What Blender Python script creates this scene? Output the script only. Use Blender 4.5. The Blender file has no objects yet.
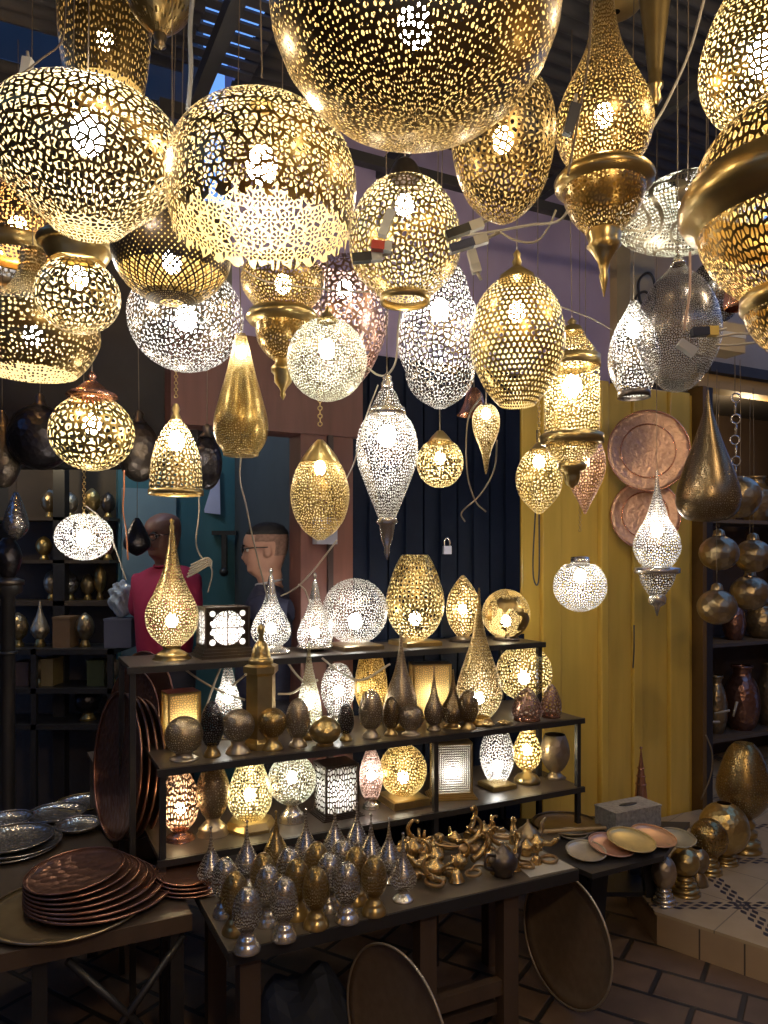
import bpy, bmesh, math, random
from mathutils import Vector, Matrix, Euler
random.seed(7)
PI = math.pi
S = bpy.context.scene
C = S.collection
# ------------------------------------------------------------------ camera
F = 745.0; HX = 384.0; HY = 560.0; CZ = 1.6
cam_d = bpy.data.cameras.new('camera'); cam = bpy.data.objects.new('camera', cam_d); C.objects.link(cam)
cam.location = (0, 0, CZ); cam.rotation_euler = (PI/2, 0, 0)
cam_d.sensor_fit = 'VERTICAL'; cam_d.sensor_height = 36; cam_d.lens = 36*F/1024.0
cam_d.shift_y = (HY-512)/1024.0
cam_d.clip_start = 0.05
S.camera = cam
def at(px, py, Y): return Vector(((px-HX)/F*Y, Y, CZ+(HY-py)/F*Y))
UX = Vector((.895, .446, 0)); VX = Vector((-.446, .895, 0)); O0 = Vector((-.413, 2.063, 0)); D0 = 2.030
def uv(u, v, z=0):
    p = O0+UX*u+VX*v; return Vector((p.x, p.y, z))
def yv(px, v): return (v+D0)/(.895-.446*(px-HX)/F)
def uof(px, v):
    Y = yv(px, v); x = (px-HX)/F*Y
    return .895*(x+.413)+.446*(Y-2.063)

# ------------------------------------------------------------------ node helper
class NB:
    def __init__(s, nt): s.nt = nt
    def new(s, t, **k):
        n = s.nt.nodes.new(t)
        for a, b in k.items(): setattr(n, a, b)
        return n
    def put(s, sock, v):
        if isinstance(v, W): s.nt.links.new(v.o, sock)
        elif hasattr(v, 'is_output'): s.nt.links.new(v, sock)
        else: sock.default_value = v
    def m(s, op, a, b=None, c=None):
        n = s.new('ShaderNodeMath', operation=op)
        s.put(n.inputs[0], a)
        if b is not None: s.put(n.inputs[1], b)
        if c is not None: s.put(n.inputs[2], c)
        return W(s, n.outputs[0])
class W:
    def __init__(s, nb, o): s.nb = nb; s.o = o
    def __add__(s, b): return s.nb.m('ADD', s, b)
    def __radd__(s, b): return s.nb.m('ADD', s, b)
    def __sub__(s, b): return s.nb.m('SUBTRACT', s, b)
    def __mul__(s, b): return s.nb.m('MULTIPLY', s, b)
    def __rmul__(s, b): return s.nb.m('MULTIPLY', s, b)
    def __lt__(s, b): return s.nb.m('LESS_THAN', s, b)
    def __gt__(s, b): return s.nb.m('GREATER_THAN', s, b)
    def mx(s, b): return s.nb.m('MAXIMUM', s, b)
    def mn(s, b): return s.nb.m('MINIMUM', s, b)
    def f(s, op): return s.nb.m(op, s)

MET = {'brass': ((.50, .365, .145), .28), 'gold': ((.64, .47, .16), .28), 'silver': ((.66, .63, .57), .26),
       'dark': ((.13, .105, .085), .35), 'copper': ((.60, .30, .19), .25), 'bronze': ((.34, .26, .15), .3),
       'pale': ((.78, .68, .46), .3), 'rose': ((.62, .40, .32), .28), 'steel': ((.42, .40, .38), .22), 'darkcopper': ((.30, .16, .12), .28),
       'pewter': ((.50, .42, .30), .38), 'blackmetal': ((.05, .045, .05), .3), 'inner': ((.80, .60, .28), .5), 'cream': ((.80, .72, .52), .35)}
MATS = {}
def mat_new(name):
    m = bpy.data.materials.new(name); m.use_nodes = True
    nt = m.node_tree; nb = NB(nt)
    p = nt.nodes['Principled BSDF']; out = nt.nodes['Material Output']
    return m, nb, p, out
def metal(kind, pattern=None, cell=0.01, w=.1, N=24, diff=None):
    """brass, silver... sheet, optionally pierced with a procedural pattern (cell in metres)"""
    key = (kind, pattern, round(cell, 5), w, N)
    if key in MATS: return MATS[key]
    m, nb, p, out = mat_new('_'.join(['metal', kind, pattern or 'plain']))
    col, rough = MET[kind]
    tc = nb.new('ShaderNodeTexCoord')
    nz = nb.new('ShaderNodeTexNoise'); nb.nt.links.new(tc.outputs['Object'], nz.inputs['Vector'])
    nz.inputs['Scale'].default_value = 14; nz.inputs['Detail'].default_value = 4
    mix = nb.new('ShaderNodeMix', data_type='RGBA')
    nb.nt.links.new(nz.outputs['Fac'], mix.inputs[0])
    mix.inputs[6].default_value = (col[0]*.62, col[1]*.58, col[2]*.55, 1); mix.inputs[7].default_value = (min(1, col[0]*1.3), min(1, col[1]*1.3), min(1, col[2]*1.3), 1)
    nb.nt.links.new(mix.outputs[2], p.inputs['Base Color'])
    p.inputs['Metallic'].default_value = .85 if pattern is None else .5
    p.inputs['Roughness'].default_value = rough
    if pattern == 'hammer' or pattern == 'rib':
        vo = nb.new('ShaderNodeTexVoronoi', feature='F1'); nb.nt.links.new(tc.outputs['Object'], vo.inputs['Vector']); vo.inputs['Scale'].default_value = 1/cell
        bp = nb.new('ShaderNodeBump'); bp.inputs['Strength'].default_value = .5; bp.inputs['Distance'].default_value = cell*.25
        nb.nt.links.new(vo.outputs['Distance'], bp.inputs['Height']); nb.nt.links.new(bp.outputs[0], p.inputs['Normal'])
        p.inputs['Metallic'].default_value = .85
        MATS[key] = m; return m
    if pattern:
        hole = None
        def vor(scale, feat, stretch=(1, 1, 1), rnd=1.0, src='UV', dim='2D'):
            mp = nb.new('ShaderNodeMapping'); nb.nt.links.new(tc.outputs[src], mp.inputs[0])
            mp.inputs['Scale'].default_value = tuple(scale*a for a in stretch)
            v = nb.new('ShaderNodeTexVoronoi', feature=feat, voronoi_dimensions=dim)
            nb.nt.links.new(mp.outputs[0], v.inputs['Vector']); v.inputs['Scale'].default_value = 1; v.inputs['Randomness'].default_value = rnd
            return W(nb, v.outputs['Distance'])
        def uvc(c):
            sp = nb.new('ShaderNodeSeparateXYZ'); nb.nt.links.new(tc.outputs['UV'], sp.inputs[0])
            return W(nb, sp.outputs[0])*(1/c), W(nb, sp.outputs[1])*(1/c)
        def hexcoord(x, y):
            yy = y*(1/1.732)
            ax = x.f('FRACT')-.5; ay = (yy.f('FRACT')-.5)*1.732
            bx = (x+.5).f('FRACT')-.5; by = ((yy+.5).f('FRACT')-.5)*1.732
            return ax, ay, bx, by
        if pattern == 'leaf': hole = vor(1/cell, 'DISTANCE_TO_EDGE', rnd=.85) > w
        elif pattern == 'slot': hole = vor(1/cell, 'DISTANCE_TO_EDGE', (1.35, .65, 1), rnd=.8) > w
        elif pattern == 'dots': hole = (vor(1/cell, 'F1', rnd=.6) < w)
        elif pattern == 'dots2':
            v_ = nb.new('ShaderNodeTexVoronoi', feature='F1', voronoi_dimensions='2D'); nb.nt.links.new(tc.outputs['UV'], v_.inputs['Vector']); v_.inputs['Scale'].default_value = 1/cell; v_.inputs['Randomness'].default_value = .62
            sc_ = nb.new('ShaderNodeSeparateColor'); nb.nt.links.new(v_.outputs['Color'], sc_.inputs[0]); rr_ = W(nb, sc_.outputs[0]); rr_ = rr_*rr_*rr_
            hole = W(nb, v_.outputs['Distance']) < (rr_*.16+(w-.18))
        elif pattern == 'diamond':
            x, y = uvc(cell)
            a = ((x+y).f('FRACT')-.5).f('ABSOLUTE'); b = ((x-y).f('FRACT')-.5).f('ABSOLUTE')
            a2 = (((x+y)*.4).f('FRACT')-.5).f('ABSOLUTE'); b2 = (((x-y)*.4).f('FRACT')-.5).f('ABSOLUTE')
            low = (y < .125/cell)*(y > .035/cell)
            small = a.mx(b) < .17; big = a2.mx(b2) < .40
            hole = (low*big).mx((low*-1.0+1.0)*small)
        elif pattern == 'hex':
            x, y = uvc(cell); ax, ay, bx, by = hexcoord(x, y)
            d = (ax*ax+ay*ay).mn(bx*bx+by*by)
            hole = d < w*w
        elif pattern == 'rosette':
            x, y = uvc(cell*2.3)
            row = y.f('FLOOR'); xo = x+(row*.5)
            lx = xo.f('FRACT')-.5; ly = y.f('FRACT')-.5
            r = (lx*lx+ly*ly).f('SQRT'); th = nb.m('ARCTAN2', ly, lx)
            pet = (th*8.0).f('COSINE') > -.25
            ring = (r > .17)*(r < .39)
            rest = (r > .45)*(vor(1/cell, 'DISTANCE_TO_EDGE') > .17)
            hole = (pet*ring).mx(r < .09).mx(rest)
        elif pattern == 'arch':
            mp = nb.new('ShaderNodeSeparateXYZ'); nb.nt.links.new(tc.outputs['UV'], mp.inputs[0])
            x = W(nb, mp.outputs[0]); z = W(nb, mp.outputs[1])
            sx = x.f('ABSOLUTE'); sz = z.f('ABSOLUTE')
            rr = (x*x+z*z*.86).f('SQRT')
            bars = (sx > .0028)*(sz > .0025)
            lines = vor(1/.016, 'DISTANCE_TO_EDGE') > .10
            c1 = ((sx-.059)*(sx-.059)+(sz-.055)*(sz-.055)) < .00014
            c2 = ((sx-.060)*(sx-.060)+(sz-.018)*(sz-.018)) < .00007
            hole = ((rr < .062)*bars*lines).mx(c1).mx(c2)
        elif pattern == 'path':
            n2 = nb.new('ShaderNodeTexNoise'); nb.nt.links.new(tc.outputs['Object'], n2.inputs['Vector']); n2.inputs['Scale'].default_value = 5.5; n2.inputs['Detail'].default_value = 0
            fr = ((W(nb, n2.outputs['Fac'])*9.0).f('FRACT')-.5).f('ABSOLUTE') < .37
            hole = fr*(vor(1/cell, 'F1', rnd=.15) < w)
        elif pattern == 'map':
            n2 = nb.new('ShaderNodeTexNoise'); nb.nt.links.new(tc.outputs['Object'], n2.inputs['Vector']); n2.inputs['Scale'].default_value = 11; n2.inputs['Detail'].default_value = 3
            land = W(nb, n2.outputs['Fac']) > .54
            hole = ((land*-1.0+1.0)*(vor(1/cell, 'F1', rnd=.4) < w))
        elif pattern == 'scroll':
            n2 = nb.new('ShaderNodeTexNoise'); nb.nt.links.new(tc.outputs['Object'], n2.inputs['Vector']); n2.inputs['Scale'].default_value = .55/cell; n2.inputs['Detail'].default_value = 0
            hole = ((W(nb, n2.outputs['Fac'])*6.0).f('FRACT')-.5).f('ABSOLUTE') < w
        elif pattern == 'maze':
            mp = nb.new('ShaderNodeSeparateXYZ'); nb.nt.links.new(tc.outputs['Object'], mp.inputs[0])
            x = W(nb, mp.outputs[0])*(1/cell); z = (W(nb, mp.outputs[2]))*(1/cell)
            a = x.f('ABSOLUTE'); b = z.f('ABSOLUTE')
            q = ((a.mx(b*.8))).f('FRACT'); q2 = ((a+b)*.9).f('FRACT')
            hole = (q > .35)*(q2 > .32)
        # outside darkened like patina, inside lightened: the lit-from-within contrast is painted into the colour
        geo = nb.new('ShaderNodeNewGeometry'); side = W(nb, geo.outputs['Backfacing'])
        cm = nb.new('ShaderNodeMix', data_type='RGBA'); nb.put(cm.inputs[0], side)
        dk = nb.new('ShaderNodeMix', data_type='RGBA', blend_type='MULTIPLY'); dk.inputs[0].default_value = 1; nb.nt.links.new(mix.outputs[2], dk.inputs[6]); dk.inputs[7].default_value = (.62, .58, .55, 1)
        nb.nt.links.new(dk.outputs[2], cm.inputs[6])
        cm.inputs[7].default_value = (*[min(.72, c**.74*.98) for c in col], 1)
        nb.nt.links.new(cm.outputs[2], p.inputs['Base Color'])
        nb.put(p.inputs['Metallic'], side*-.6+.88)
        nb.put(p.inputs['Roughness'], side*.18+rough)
        tr = nb.new('ShaderNodeBsdfTransparent')
        ms = nb.new('ShaderNodeMixShader')
        nb.put(ms.inputs[0], hole)
        nb.nt.links.new(p.outputs[0], ms.inputs[1]); nb.nt.links.new(tr.outputs[0], ms.inputs[2])
        nb.nt.links.new(ms.outputs[0], out.inputs[0])
    MATS[key] = m
    return m
def paint(name, col, rough=.6, metal_=0, var=.25, scale=6, bump=0, coat=0, stretch=(1, 1, 1), emit=None, bscale=None, spec=.5):
    if name in MATS: return MATS[name]
    m, nb, p, out = mat_new(name)
    tc = nb.new('ShaderNodeTexCoord'); mp = nb.new('ShaderNodeMapping'); nb.nt.links.new(tc.outputs['Object'], mp.inputs[0]); mp.inputs['Scale'].default_value = stretch
    nz = nb.new('ShaderNodeTexNoise'); nb.nt.links.new(mp.outputs[0], nz.inputs['Vector']); nz.inputs['Scale'].default_value = scale; nz.inputs['Detail'].default_value = 6
    mix = nb.new('ShaderNodeMix', data_type='RGBA'); nb.nt.links.new(nz.outputs['Fac'], mix.inputs[0])
    mix.inputs[6].default_value = (*[c*(1-var) for c in col], 1); mix.inputs[7].default_value = (*[min(1, c*(1+var)) for c in col], 1)
    nb.nt.links.new(mix.outputs[2], p.inputs['Base Color'])
    p.inputs['Roughness'].default_value = rough; p.inputs['Metallic'].default_value = metal_
    p.inputs['Coat Weight'].default_value = coat; p.inputs['Specular IOR Level'].default_value = spec
    if bump:
        bp = nb.new('ShaderNodeBump'); bp.inputs['Strength'].default_value = bump; bp.inputs['Distance'].default_value = .01
        nb.nt.links.new(nz.outputs['Fac'], bp.inputs['Height']); nb.nt.links.new(bp.outputs[0], p.inputs['Normal'])
    if emit:
        p.inputs['Emission Color'].default_value = (*emit[0], 1); p.inputs['Emission Strength'].default_value = emit[1]
    MATS[name] = m
    return m
def bulbmat(kind, strength):
    key = ('bulb', kind, strength)
    if key in MATS: return MATS[key]
    m, nb, p, out = mat_new('lit_bulb_'+kind)
    col = {'warm': (1, .78, .42), 'cool': (1, .96, .88), 'mid': (1, .87, .62), 'amber': (1, .55, .18)}[kind]
    e = nb.new('ShaderNodeEmission'); e.inputs[0].default_value = (*col, 1); e.inputs[1].default_value = strength
    nb.nt.links.new(e.outputs[0], out.inputs[0])
    MATS[key] = m; return m

# ------------------------------------------------------------------ mesh helpers
class MB:
    def __init__(s): s.v = []; s.f = []; s.uvs = None; s.sm = []
    def box(s, c, d, R=None):
        b = len(s.v); c = Vector(c)
        for i in (-1, 1):
            for j in (-1, 1):
                for k in (-1, 1):
                    q = Vector((i*d[0]/2, j*d[1]/2, k*d[2]/2))
                    if R is not None: q = R @ q
                    s.v.append(c+q)
        for f in ((0, 1, 3, 2), (4, 6, 7, 5), (0, 4, 5, 1), (2, 3, 7, 6), (0, 2, 6, 4), (1, 5, 7, 3)):
            if s.uvs is None: s.uvs = {}
            fi = len(s.f); q = [Vector(s.v[b+i]) for i in f]; n_ = (q[1]-q[0]).cross(q[2]-q[0]); ax = max(range(3), key=lambda j: abs(n_[j])); oth = [j for j in range(3) if j != ax]
            s.uvs[fi] = [(p_[oth[0]], p_[oth[1]]) for p_ in q]
            s.f.append([b+i for i in f]); s.sm.append(False)
        return s
    def hexa(s, P):   # 8 points bottom 4 ccw, top 4 ccw
        b = len(s.v); s.v += [Vector(p) for p in P]
        for f in ((3, 2, 1, 0), (4, 5, 6, 7), (0, 1, 5, 4), (1, 2, 6, 5), (2, 3, 7, 6), (3, 0, 4, 7)):
            s.f.append([b+i for i in f]); s.sm.append(False)
        return s
    def lathe(s, prof, seg=32, M=None, close=False, scallop=0, nscal=24, squash=None, smooth=True, twist=0, uvmul=1.0):
        """prof: list of (r, z)."""
        b = len(s.v); n = len(prof)
        if s.uvs is None: s.uvs = {}
        arc = [0]
        for i in range(1, n): arc.append(arc[-1]+math.hypot(prof[i][0]-prof[i-1][0], prof[i][1]-prof[i-1][1]))
        R = max(p[0] for p in prof); per = 2*PI*R
        for i, (r, z) in enumerate(prof):
            for k in range(seg):
                a = 2*PI*k/seg+twist
                zz = z
                if scallop and i == n-1: zz = z-scallop*abs(math.sin(a*nscal/2))
                q = Vector((r*math.cos(a), r*math.sin(a), zz))
                if squash: q = Vector((q.x*squash[0], q.y*squash[1], q.z))
                if M is not None: q = M @ q
                s.v.append(q)
        for i in range(n-1):
            for k in range(seg):
                k2 = (k+1) % seg
                fi = len(s.f)
                s.f.append([b+i*seg+k, b+(i+1)*seg+k, b+(i+1)*seg+k2, b+i*seg+k2]); s.sm.append(smooth)
                u0 = k/seg*per*uvmul; u1 = (k+1)/seg*per*uvmul; v0 = (arc[-1]-arc[i])*uvmul; v1 = (arc[-1]-arc[i+1])*uvmul
                s.uvs[fi] = [(u0, v0), (u0, v1), (u1, v1), (u1, v0)]
        return s
    def tube(s, pts, r, seg=6, cap=True):
        pts = [Vector(p) for p in pts]; b = len(s.v); n = len(pts)
        rs = r if isinstance(r, (list, tuple)) else [r]*n
        up = None
        for i, p in enumerate(pts):
            t = (pts[min(i+1, n-1)]-pts[max(i-1, 0)])
            if t.length < 1e-9: t = Vector((0, 0, 1))
            t.normalize()
            if up is None:
                up = Vector((0, 0, 1)) if abs(t.z) < .9 else Vector((1, 0, 0))
            a = t.cross(up)
            if a.length < 1e-4: a = t.cross(Vector((.3, 1, .2)))
            a.normalize(); c = a.cross(t).normalized(); up = c
            for k in range(seg):
                th = 2*PI*k/seg
                s.v.append(p+(a*math.cos(th)+c*math.sin(th))*rs[i])
        for i in range(n-1):
            for k in range(seg):
                k2 = (k+1) % seg
                s.f.append([b+i*seg+k, b+i*seg+k2, b+(i+1)*seg+k2, b+(i+1)*seg+k]); s.sm.append(True)
        if cap:
            s.f.append([b+k for k in range(seg)][::-1]); s.sm.append(False)
            s.f.append([b+(n-1)*seg+k for k in range(seg)]); s.sm.append(False)
        return s
    def ball(s, c, r, seg=12, rings=8, sq=(1, 1, 1)):
        prof = [(max(1e-4, math.sin(PI*i/rings))*r, math.cos(PI*i/rings)*r) for i in range(rings+1)]
        M = Matrix.Translation(Vector(c)) @ Matrix.Diagonal((*sq, 1))
        return s.lathe(prof, seg, M)
    def torus(s, c, R, r, M=None, seg=16, sub=6):
        pts = []
        c = Vector(c)
        for k in range(seg+1):
            a = 2*PI*k/seg; q = Vector((R*math.cos(a), R*math.sin(a), 0))
            if M is not None: q = M @ q
            pts.append(c+q)
        return s.tube(pts, r, sub, cap=False)
    def poly(s, pts, z0, z1):
        b = len(s.v); n = len(pts)
        for p in pts: s.v.append(Vector((p[0], p[1], z0)))
        for p in pts: s.v.append(Vector((p[0], p[1], z1)))
        s.f.append([b+i for i in range(n)][::-1]); s.sm.append(False)
        s.f.append([b+n+i for i in range(n)]); s.sm.append(False)
        for i in range(n):
            j = (i+1) % n; s.f.append([b+i, b+j, b+n+j, b+n+i]); s.sm.append(False)
        return s
    def build(s, name, mat, parent=None, loc=(0, 0, 0)):
        me = bpy.data.meshes.new(name); me.from_pydata([tuple(v) for v in s.v], [], s.f)
        me.polygons.foreach_set('use_smooth', s.sm)
        if s.uvs:
            ul = me.uv_layers.new(name='UVMap')
            for fi, co in s.uvs.items():
                p = me.polygons[fi]
                for li, c_ in zip(p.loop_indices, co): ul.data[li].uv = c_
        me.update()
        bm = bmesh.new(); bm.from_mesh(me); bmesh.ops.recalc_face_normals(bm, faces=bm.faces); bm.to_mesh(me); bm.free()
        if mat: me.materials.append(mat)
        o = bpy.data.objects.new(name, me); C.objects.link(o); o.location = loc
        if parent: o.parent = parent
        return o
def smooth_prof(pts, sub=4):
    """catmull-rom through (a, b) points"""
    P = [pts[0]]+list(pts)+[pts[-1]]; out = []
    for i in range(1, len(P)-2):
        p0, p1, p2, p3 = P[i-1], P[i], P[i+1], P[i+2]
        for j in range(sub):
            t = j/sub
            out.append(tuple(.5*((2*p1[k])+(-p0[k]+p2[k])*t+(2*p0[k]-5*p1[k]+4*p2[k]-p3[k])*t*t+(-p0[k]+3*p1[k]-3*p2[k]+p3[k])*t**3) for k in (0, 1)))
    out.append(tuple(pts[-1]))
    return [(a, max(b, 0.0)) for a, b in out]
def curve3(pts, sub=6):
    P = [Vector(p) for p in pts]; P = [P[0]*2-P[1]]+P+[P[-1]*2-P[-2]]; out = []
    for i in range(1, len(P)-2):
        p0, p1, p2, p3 = P[i-1], P[i], P[i+1], P[i+2]
        for j in range(sub):
            t = j/sub
            out.append(.5*((2*p1)+(-p0+p2)*t+(2*p0-5*p1+4*p2-p3)*t*t+(-p0+3*p1-3*p2+p3)*t**3))
    out.append(P[-2]); return out
def thing(name, label, cat, loc, group=None, rz=0):
    o = bpy.data.objects.new(name, None); C.objects.link(o); o.empty_display_size = .05
    o.location = loc; o.rotation_euler = (0, 0, rz); o['label'] = label; o['category'] = cat
    if group: o['group'] = group
    return o
def tag(o, label, cat, group=None):
    o['label'] = label; o['category'] = cat
    if group: o['group'] = group
    return o
def struct(o): o['kind'] = 'structure'; return o
def copy_tree(o, loc, label, rz=0, sc=1, group=None):
    r = o.copy(); C.objects.link(r); r.location = loc; r.rotation_euler = (0, 0, rz); r.scale = (sc, sc, sc); r['label'] = label
    if group: r['group'] = group
    for ch in list(o.children):
        c = ch.copy(); C.objects.link(c); c.parent = r
        for g in ch.children:
            d = g.copy(); C.objects.link(d); d.parent = c
    return r
CORD = paint('cord_plastic', (.16, .12, .08), .5, var=.1)
WIREB = paint('cord_dark', (.05, .045, .04), .5, var=.1)
WHITEC = paint('cord_white', (.42, .37, .29), .5, var=.1)
POWER = 1.45

def sph(cy, r, ry, y0=None, y1=None, n=14):
    """rows (y, r) of an ellipsoid between y0 and y1"""
    y0 = cy-ry if y0 is None else y0; y1 = cy+ry if y1 is None else y1
    a0 = math.acos(max(-1, min(1, (cy-y0)/ry))); a1 = math.acos(max(-1, min(1, (cy-y1)/ry)))
    return [(cy-ry*math.cos(a0+(a1-a0)*i/n), max(.3, r*math.sin(a0+(a1-a0)*i/n))) for i in range(n+1)]

def hang(label, cx, Y, parts, bulb=None, cord=None, name='hanging_lantern', cat='lantern', group=None, rot=0, cordtop=3.45, cordmat=None, seg=None, tilt=None, link=None):
    """parts: (part name, material, [(y px, r px)..], flag). Rows are measured at the axis distance Y."""
    k = Y/F
    ys = [q[0] for p in parts for q in p[2]]
    base = at(cx, max(ys), Y)
    root = thing(name, label, cat, base, group, rot)
    if tilt: root.rotation_euler = (tilt[0], tilt[1], rot)
    def Z(y): return (max(ys)-y)*k
    names = {}
    for p in parts:
        nm, mt, pts = p[0], p[1], p[2]; fl = p[3] if len(p) > 3 else ''
        kw = p[4] if len(p) > 4 else {}
        rows = smooth_prof(pts) if 's' in fl else pts
        prof = [(r*k, Z(y)) for y, r in rows]
        rmax = max(r for y, r in rows)
        sg = seg or (64 if rmax > 70 else 48 if rmax > 35 else 32 if rmax > 14 else 20)
        if 'p' in fl: sg = kw.pop('sides', 6)
        if 'sc' in kw:
            sg = 120; kw = dict(scallop=kw['sc']*k, nscal=kw['n'])
        kw.setdefault('smooth', 'p' not in fl)
        names[nm] = MB().lathe(prof, sg, **kw).build(nm, mt, names.get('shade', root) if nm in ('rim', 'lining') else root)
    if bulb:
        by, br, kind = bulb[:3]; st = bulb[3] if len(bulb) > 3 else 45
        bo = bpy.data.objects.new('bulb', bulb_mesh(kind, st)); C.objects.link(bo); bo.parent = root
        bo.location = (0, 0, Z(by)); bo.scale = (br*k*1.2, br*k*1.2, br*k*1.5)
    if cord is not None:
        z0 = Z(cord); z1 = cordtop-base.z
        j = random.uniform(-.01, .01)
        if link == 'chain':
            mb = MB(); zc = z0; i = 0
            while zc < z0+.16:
                mb.torus((0, 0, zc), .006, .0014, Euler((PI/2, 0, (i % 2)*PI/2)).to_matrix(), 10, 4); zc += .011; i += 1
            mb.build('chain', metal('brass'), root); z0 = zc
        if z1 > z0:
            MB().tube(curve3([(0, 0, z0), (j, j, z0+(z1-z0)*.5), (0, 0, z1)], 4), .0016 if Y > 1.4 else .002, 5).build('cord', cordmat or CORD, root)
    return root
_bm = {}
def bulb_mesh(kind, st):
    key = (kind, st)
    if key in _bm: return _bm[key]
    bm = bmesh.new(); bmesh.ops.create_icosphere(bm, subdivisions=2, radius=1)
    me = bpy.data.meshes.new('bulb'); bm.to_mesh(me); bm.free()
    for p in me.polygons: p.use_smooth = True
    me.materials.append(bulbmat(kind, st*POWER)); _bm[key] = me
    return me
def P(kind, pat, cellpx, Y, w=.1, N=24):
    if pat in ('leaf', 'slot'):
        w = min(.30, round(w+(.02 if kind in ('silver', 'steel', 'pale') else .05), 3)); cellpx *= .92
    if pat in ('dots', 'dots2'): w = round(w-.03, 3)
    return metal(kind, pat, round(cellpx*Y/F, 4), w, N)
BR = metal('brass'); GO = metal('gold'); SI = metal('silver'); CO = metal('copper'); BZ = metal('bronze'); DK = metal('dark'); PW = metal('pewter')
exec_parts = []
# ------------------------------------------------------------------ hanging lanterns
def cap(y0, y1, r, m=BR, knob=True):
    """little domed cap with a stem, from y0 (top) to y1 (bottom)"""
    h = y1-y0
    return ('cap', m, [(y0, r*.12), (y0+h*.15, r*.22), (y0+h*.25, r*.12), (y0+h*.45, r*.45), (y0+h*.75, r*.8), (y0+h*.8, r), (y1, r), (y1, r*.75)])
Y = 1.15
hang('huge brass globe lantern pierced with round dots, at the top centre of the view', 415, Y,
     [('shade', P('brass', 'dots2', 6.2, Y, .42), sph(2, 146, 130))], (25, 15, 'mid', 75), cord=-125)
Y = 1.45
hang('brass dome lantern with open scalloped lower edge glowing inside', 262, Y,
     [('shade', P('brass', 'rosette', 9, Y, .1, 22), [(106, 9), (111, 34), (124, 62), (144, 82), (167, 92), (190, 94), (215, 91), (228, 87)], 's', dict(sc=9, n=26)),
      cap(86, 108, 12)], (165, 13, 'mid', 85), cord=78)
Y = 1.5
hang('very wide brass lantern with leaf-shaped cut-outs and a small pierced dome on top, upper left', 88, Y,
     [('shade', P('brass', 'leaf', 9, Y, .11), [(101, 27), (106, 52), (117, 76), (134, 91), (154, 96), (175, 88), (198, 68), (216, 47), (229, 34)], 's'),
      ('top_dome', P('gold', 'leaf', 8, Y, .09), [(76, 3), (80, 13), (89, 20), (102, 25)], 's')], (135, 14, 'cool', 75), cord=70)
Y = 2.0
hang('small brass globe lantern with wide turned collar just under the very wide leaf-cut lantern', 78, Y,
     [('shade', P('brass', 'leaf', 8, Y, .10), sph(296, 41, 37, 262, 333)),
      ('collar', BR, [(236, 20), (240, 37), (247, 38), (250, 33), (256, 30), (263, 26)], 's')], (278, 8, 'cool', 60), cord=237)
Y = 2.65
hang('bronze dotted cone lantern with orange glowing mouth at the left edge', 18, Y,
     [('shade', P('bronze', 'dots', 4, Y, .42), [(172, 6), (182, 20), (200, 36), (228, 46), (246, 42)], 's'),
      ('rim', BR, [(244, 42), (248, 43), (258, 36), (258, 33)])], (228, 8, 'amber', 60), cord=172)
Y = 2.25
hang('brass lantern with flared neck over a wide dotted drum open at the bottom, far left', 33, Y,
     [('shade', P('brass', 'dots2', 5, Y, .42), [(318, 62), (340, 63), (362, 52), (374, 41)], 's'),
      ('neck', P('brass', 'dots', 4, Y, .3), [(250, 12), (275, 15), (295, 28), (310, 50), (319, 61)], 's')], (335, 8, 'cool', 60), cord=250)
Y = 3.15
hang('grey pierced tiered lantern cut off by the left edge, behind the orange-mouthed one', -2, Y,
     [('shade', P('silver', 'dots', 5, Y, .4), [(228, 15), (240, 33), (255, 38), (272, 36), (284, 28)], 's'),
      ('collar', BZ, [(284, 28), (292, 33), (300, 30), (312, 12)], 's')], (258, 6, 'cool', 30), cord=230)
Y = 1.85
hang('dark steel globe lantern with diamond lattice openings under the scalloped dome', 172, Y,
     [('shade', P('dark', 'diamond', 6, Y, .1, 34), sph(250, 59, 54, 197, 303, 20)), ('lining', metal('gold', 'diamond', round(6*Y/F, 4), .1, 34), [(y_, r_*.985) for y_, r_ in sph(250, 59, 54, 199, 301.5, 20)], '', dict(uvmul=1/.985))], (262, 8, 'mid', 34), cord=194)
Y = 2.3
hang('silvery brass globe lantern hanging below the dark lattice globe', 186, Y,
     [('shade', P('silver', 'leaf', 6, Y, .13), sph(318, 57, 53))], (318, 9, 'cool', 45), cord=266)
Y = 2.55
hang('round brass globe lantern with stepped copper-coloured cap, lower left', 92, Y,
     [('shade', P('gold', 'leaf', 8, Y, .13), sph(433, 41, 38, 398, 471)),
      ('cap', CO, [(372, 2), (377, 5), (380, 3), (384, 9), (391, 17), (394, 24), (397, 25), (400, 18)])], (424, 7, 'cool', 60), cord=374)
Y = 2.53
hang('bell-shaped brass lantern hanging from a ring above the pink-shirted man', 176, Y,
     [('shade', P('brass', 'leaf', 5, Y, .13), [(418, 4), (430, 13), (448, 21), (468, 25), (492, 26)], 's'),
      ('rim', BR, [(490, 26), (490, 27), (495, 27), (495, 25)]),
      ('cap', BR, [(404, 2), (409, 4), (413, 3), (420, 6)])], (441, 7, 'cool', 60), cord=396, link='chain')
Y = 2.2
hang('long smooth brass teardrop lantern with flat bottom left of the tiered brass one', 241, Y,
     [('shade', P('gold', 'leaf', 2.6, Y, .2), [(334, 5), (350, 9), (375, 15), (400, 22), (422, 27), (440, 25), (452, 18), (456, 16), (457, 1)], 's')], (352, 4.5, 'cool', 60), cord=335)
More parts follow.
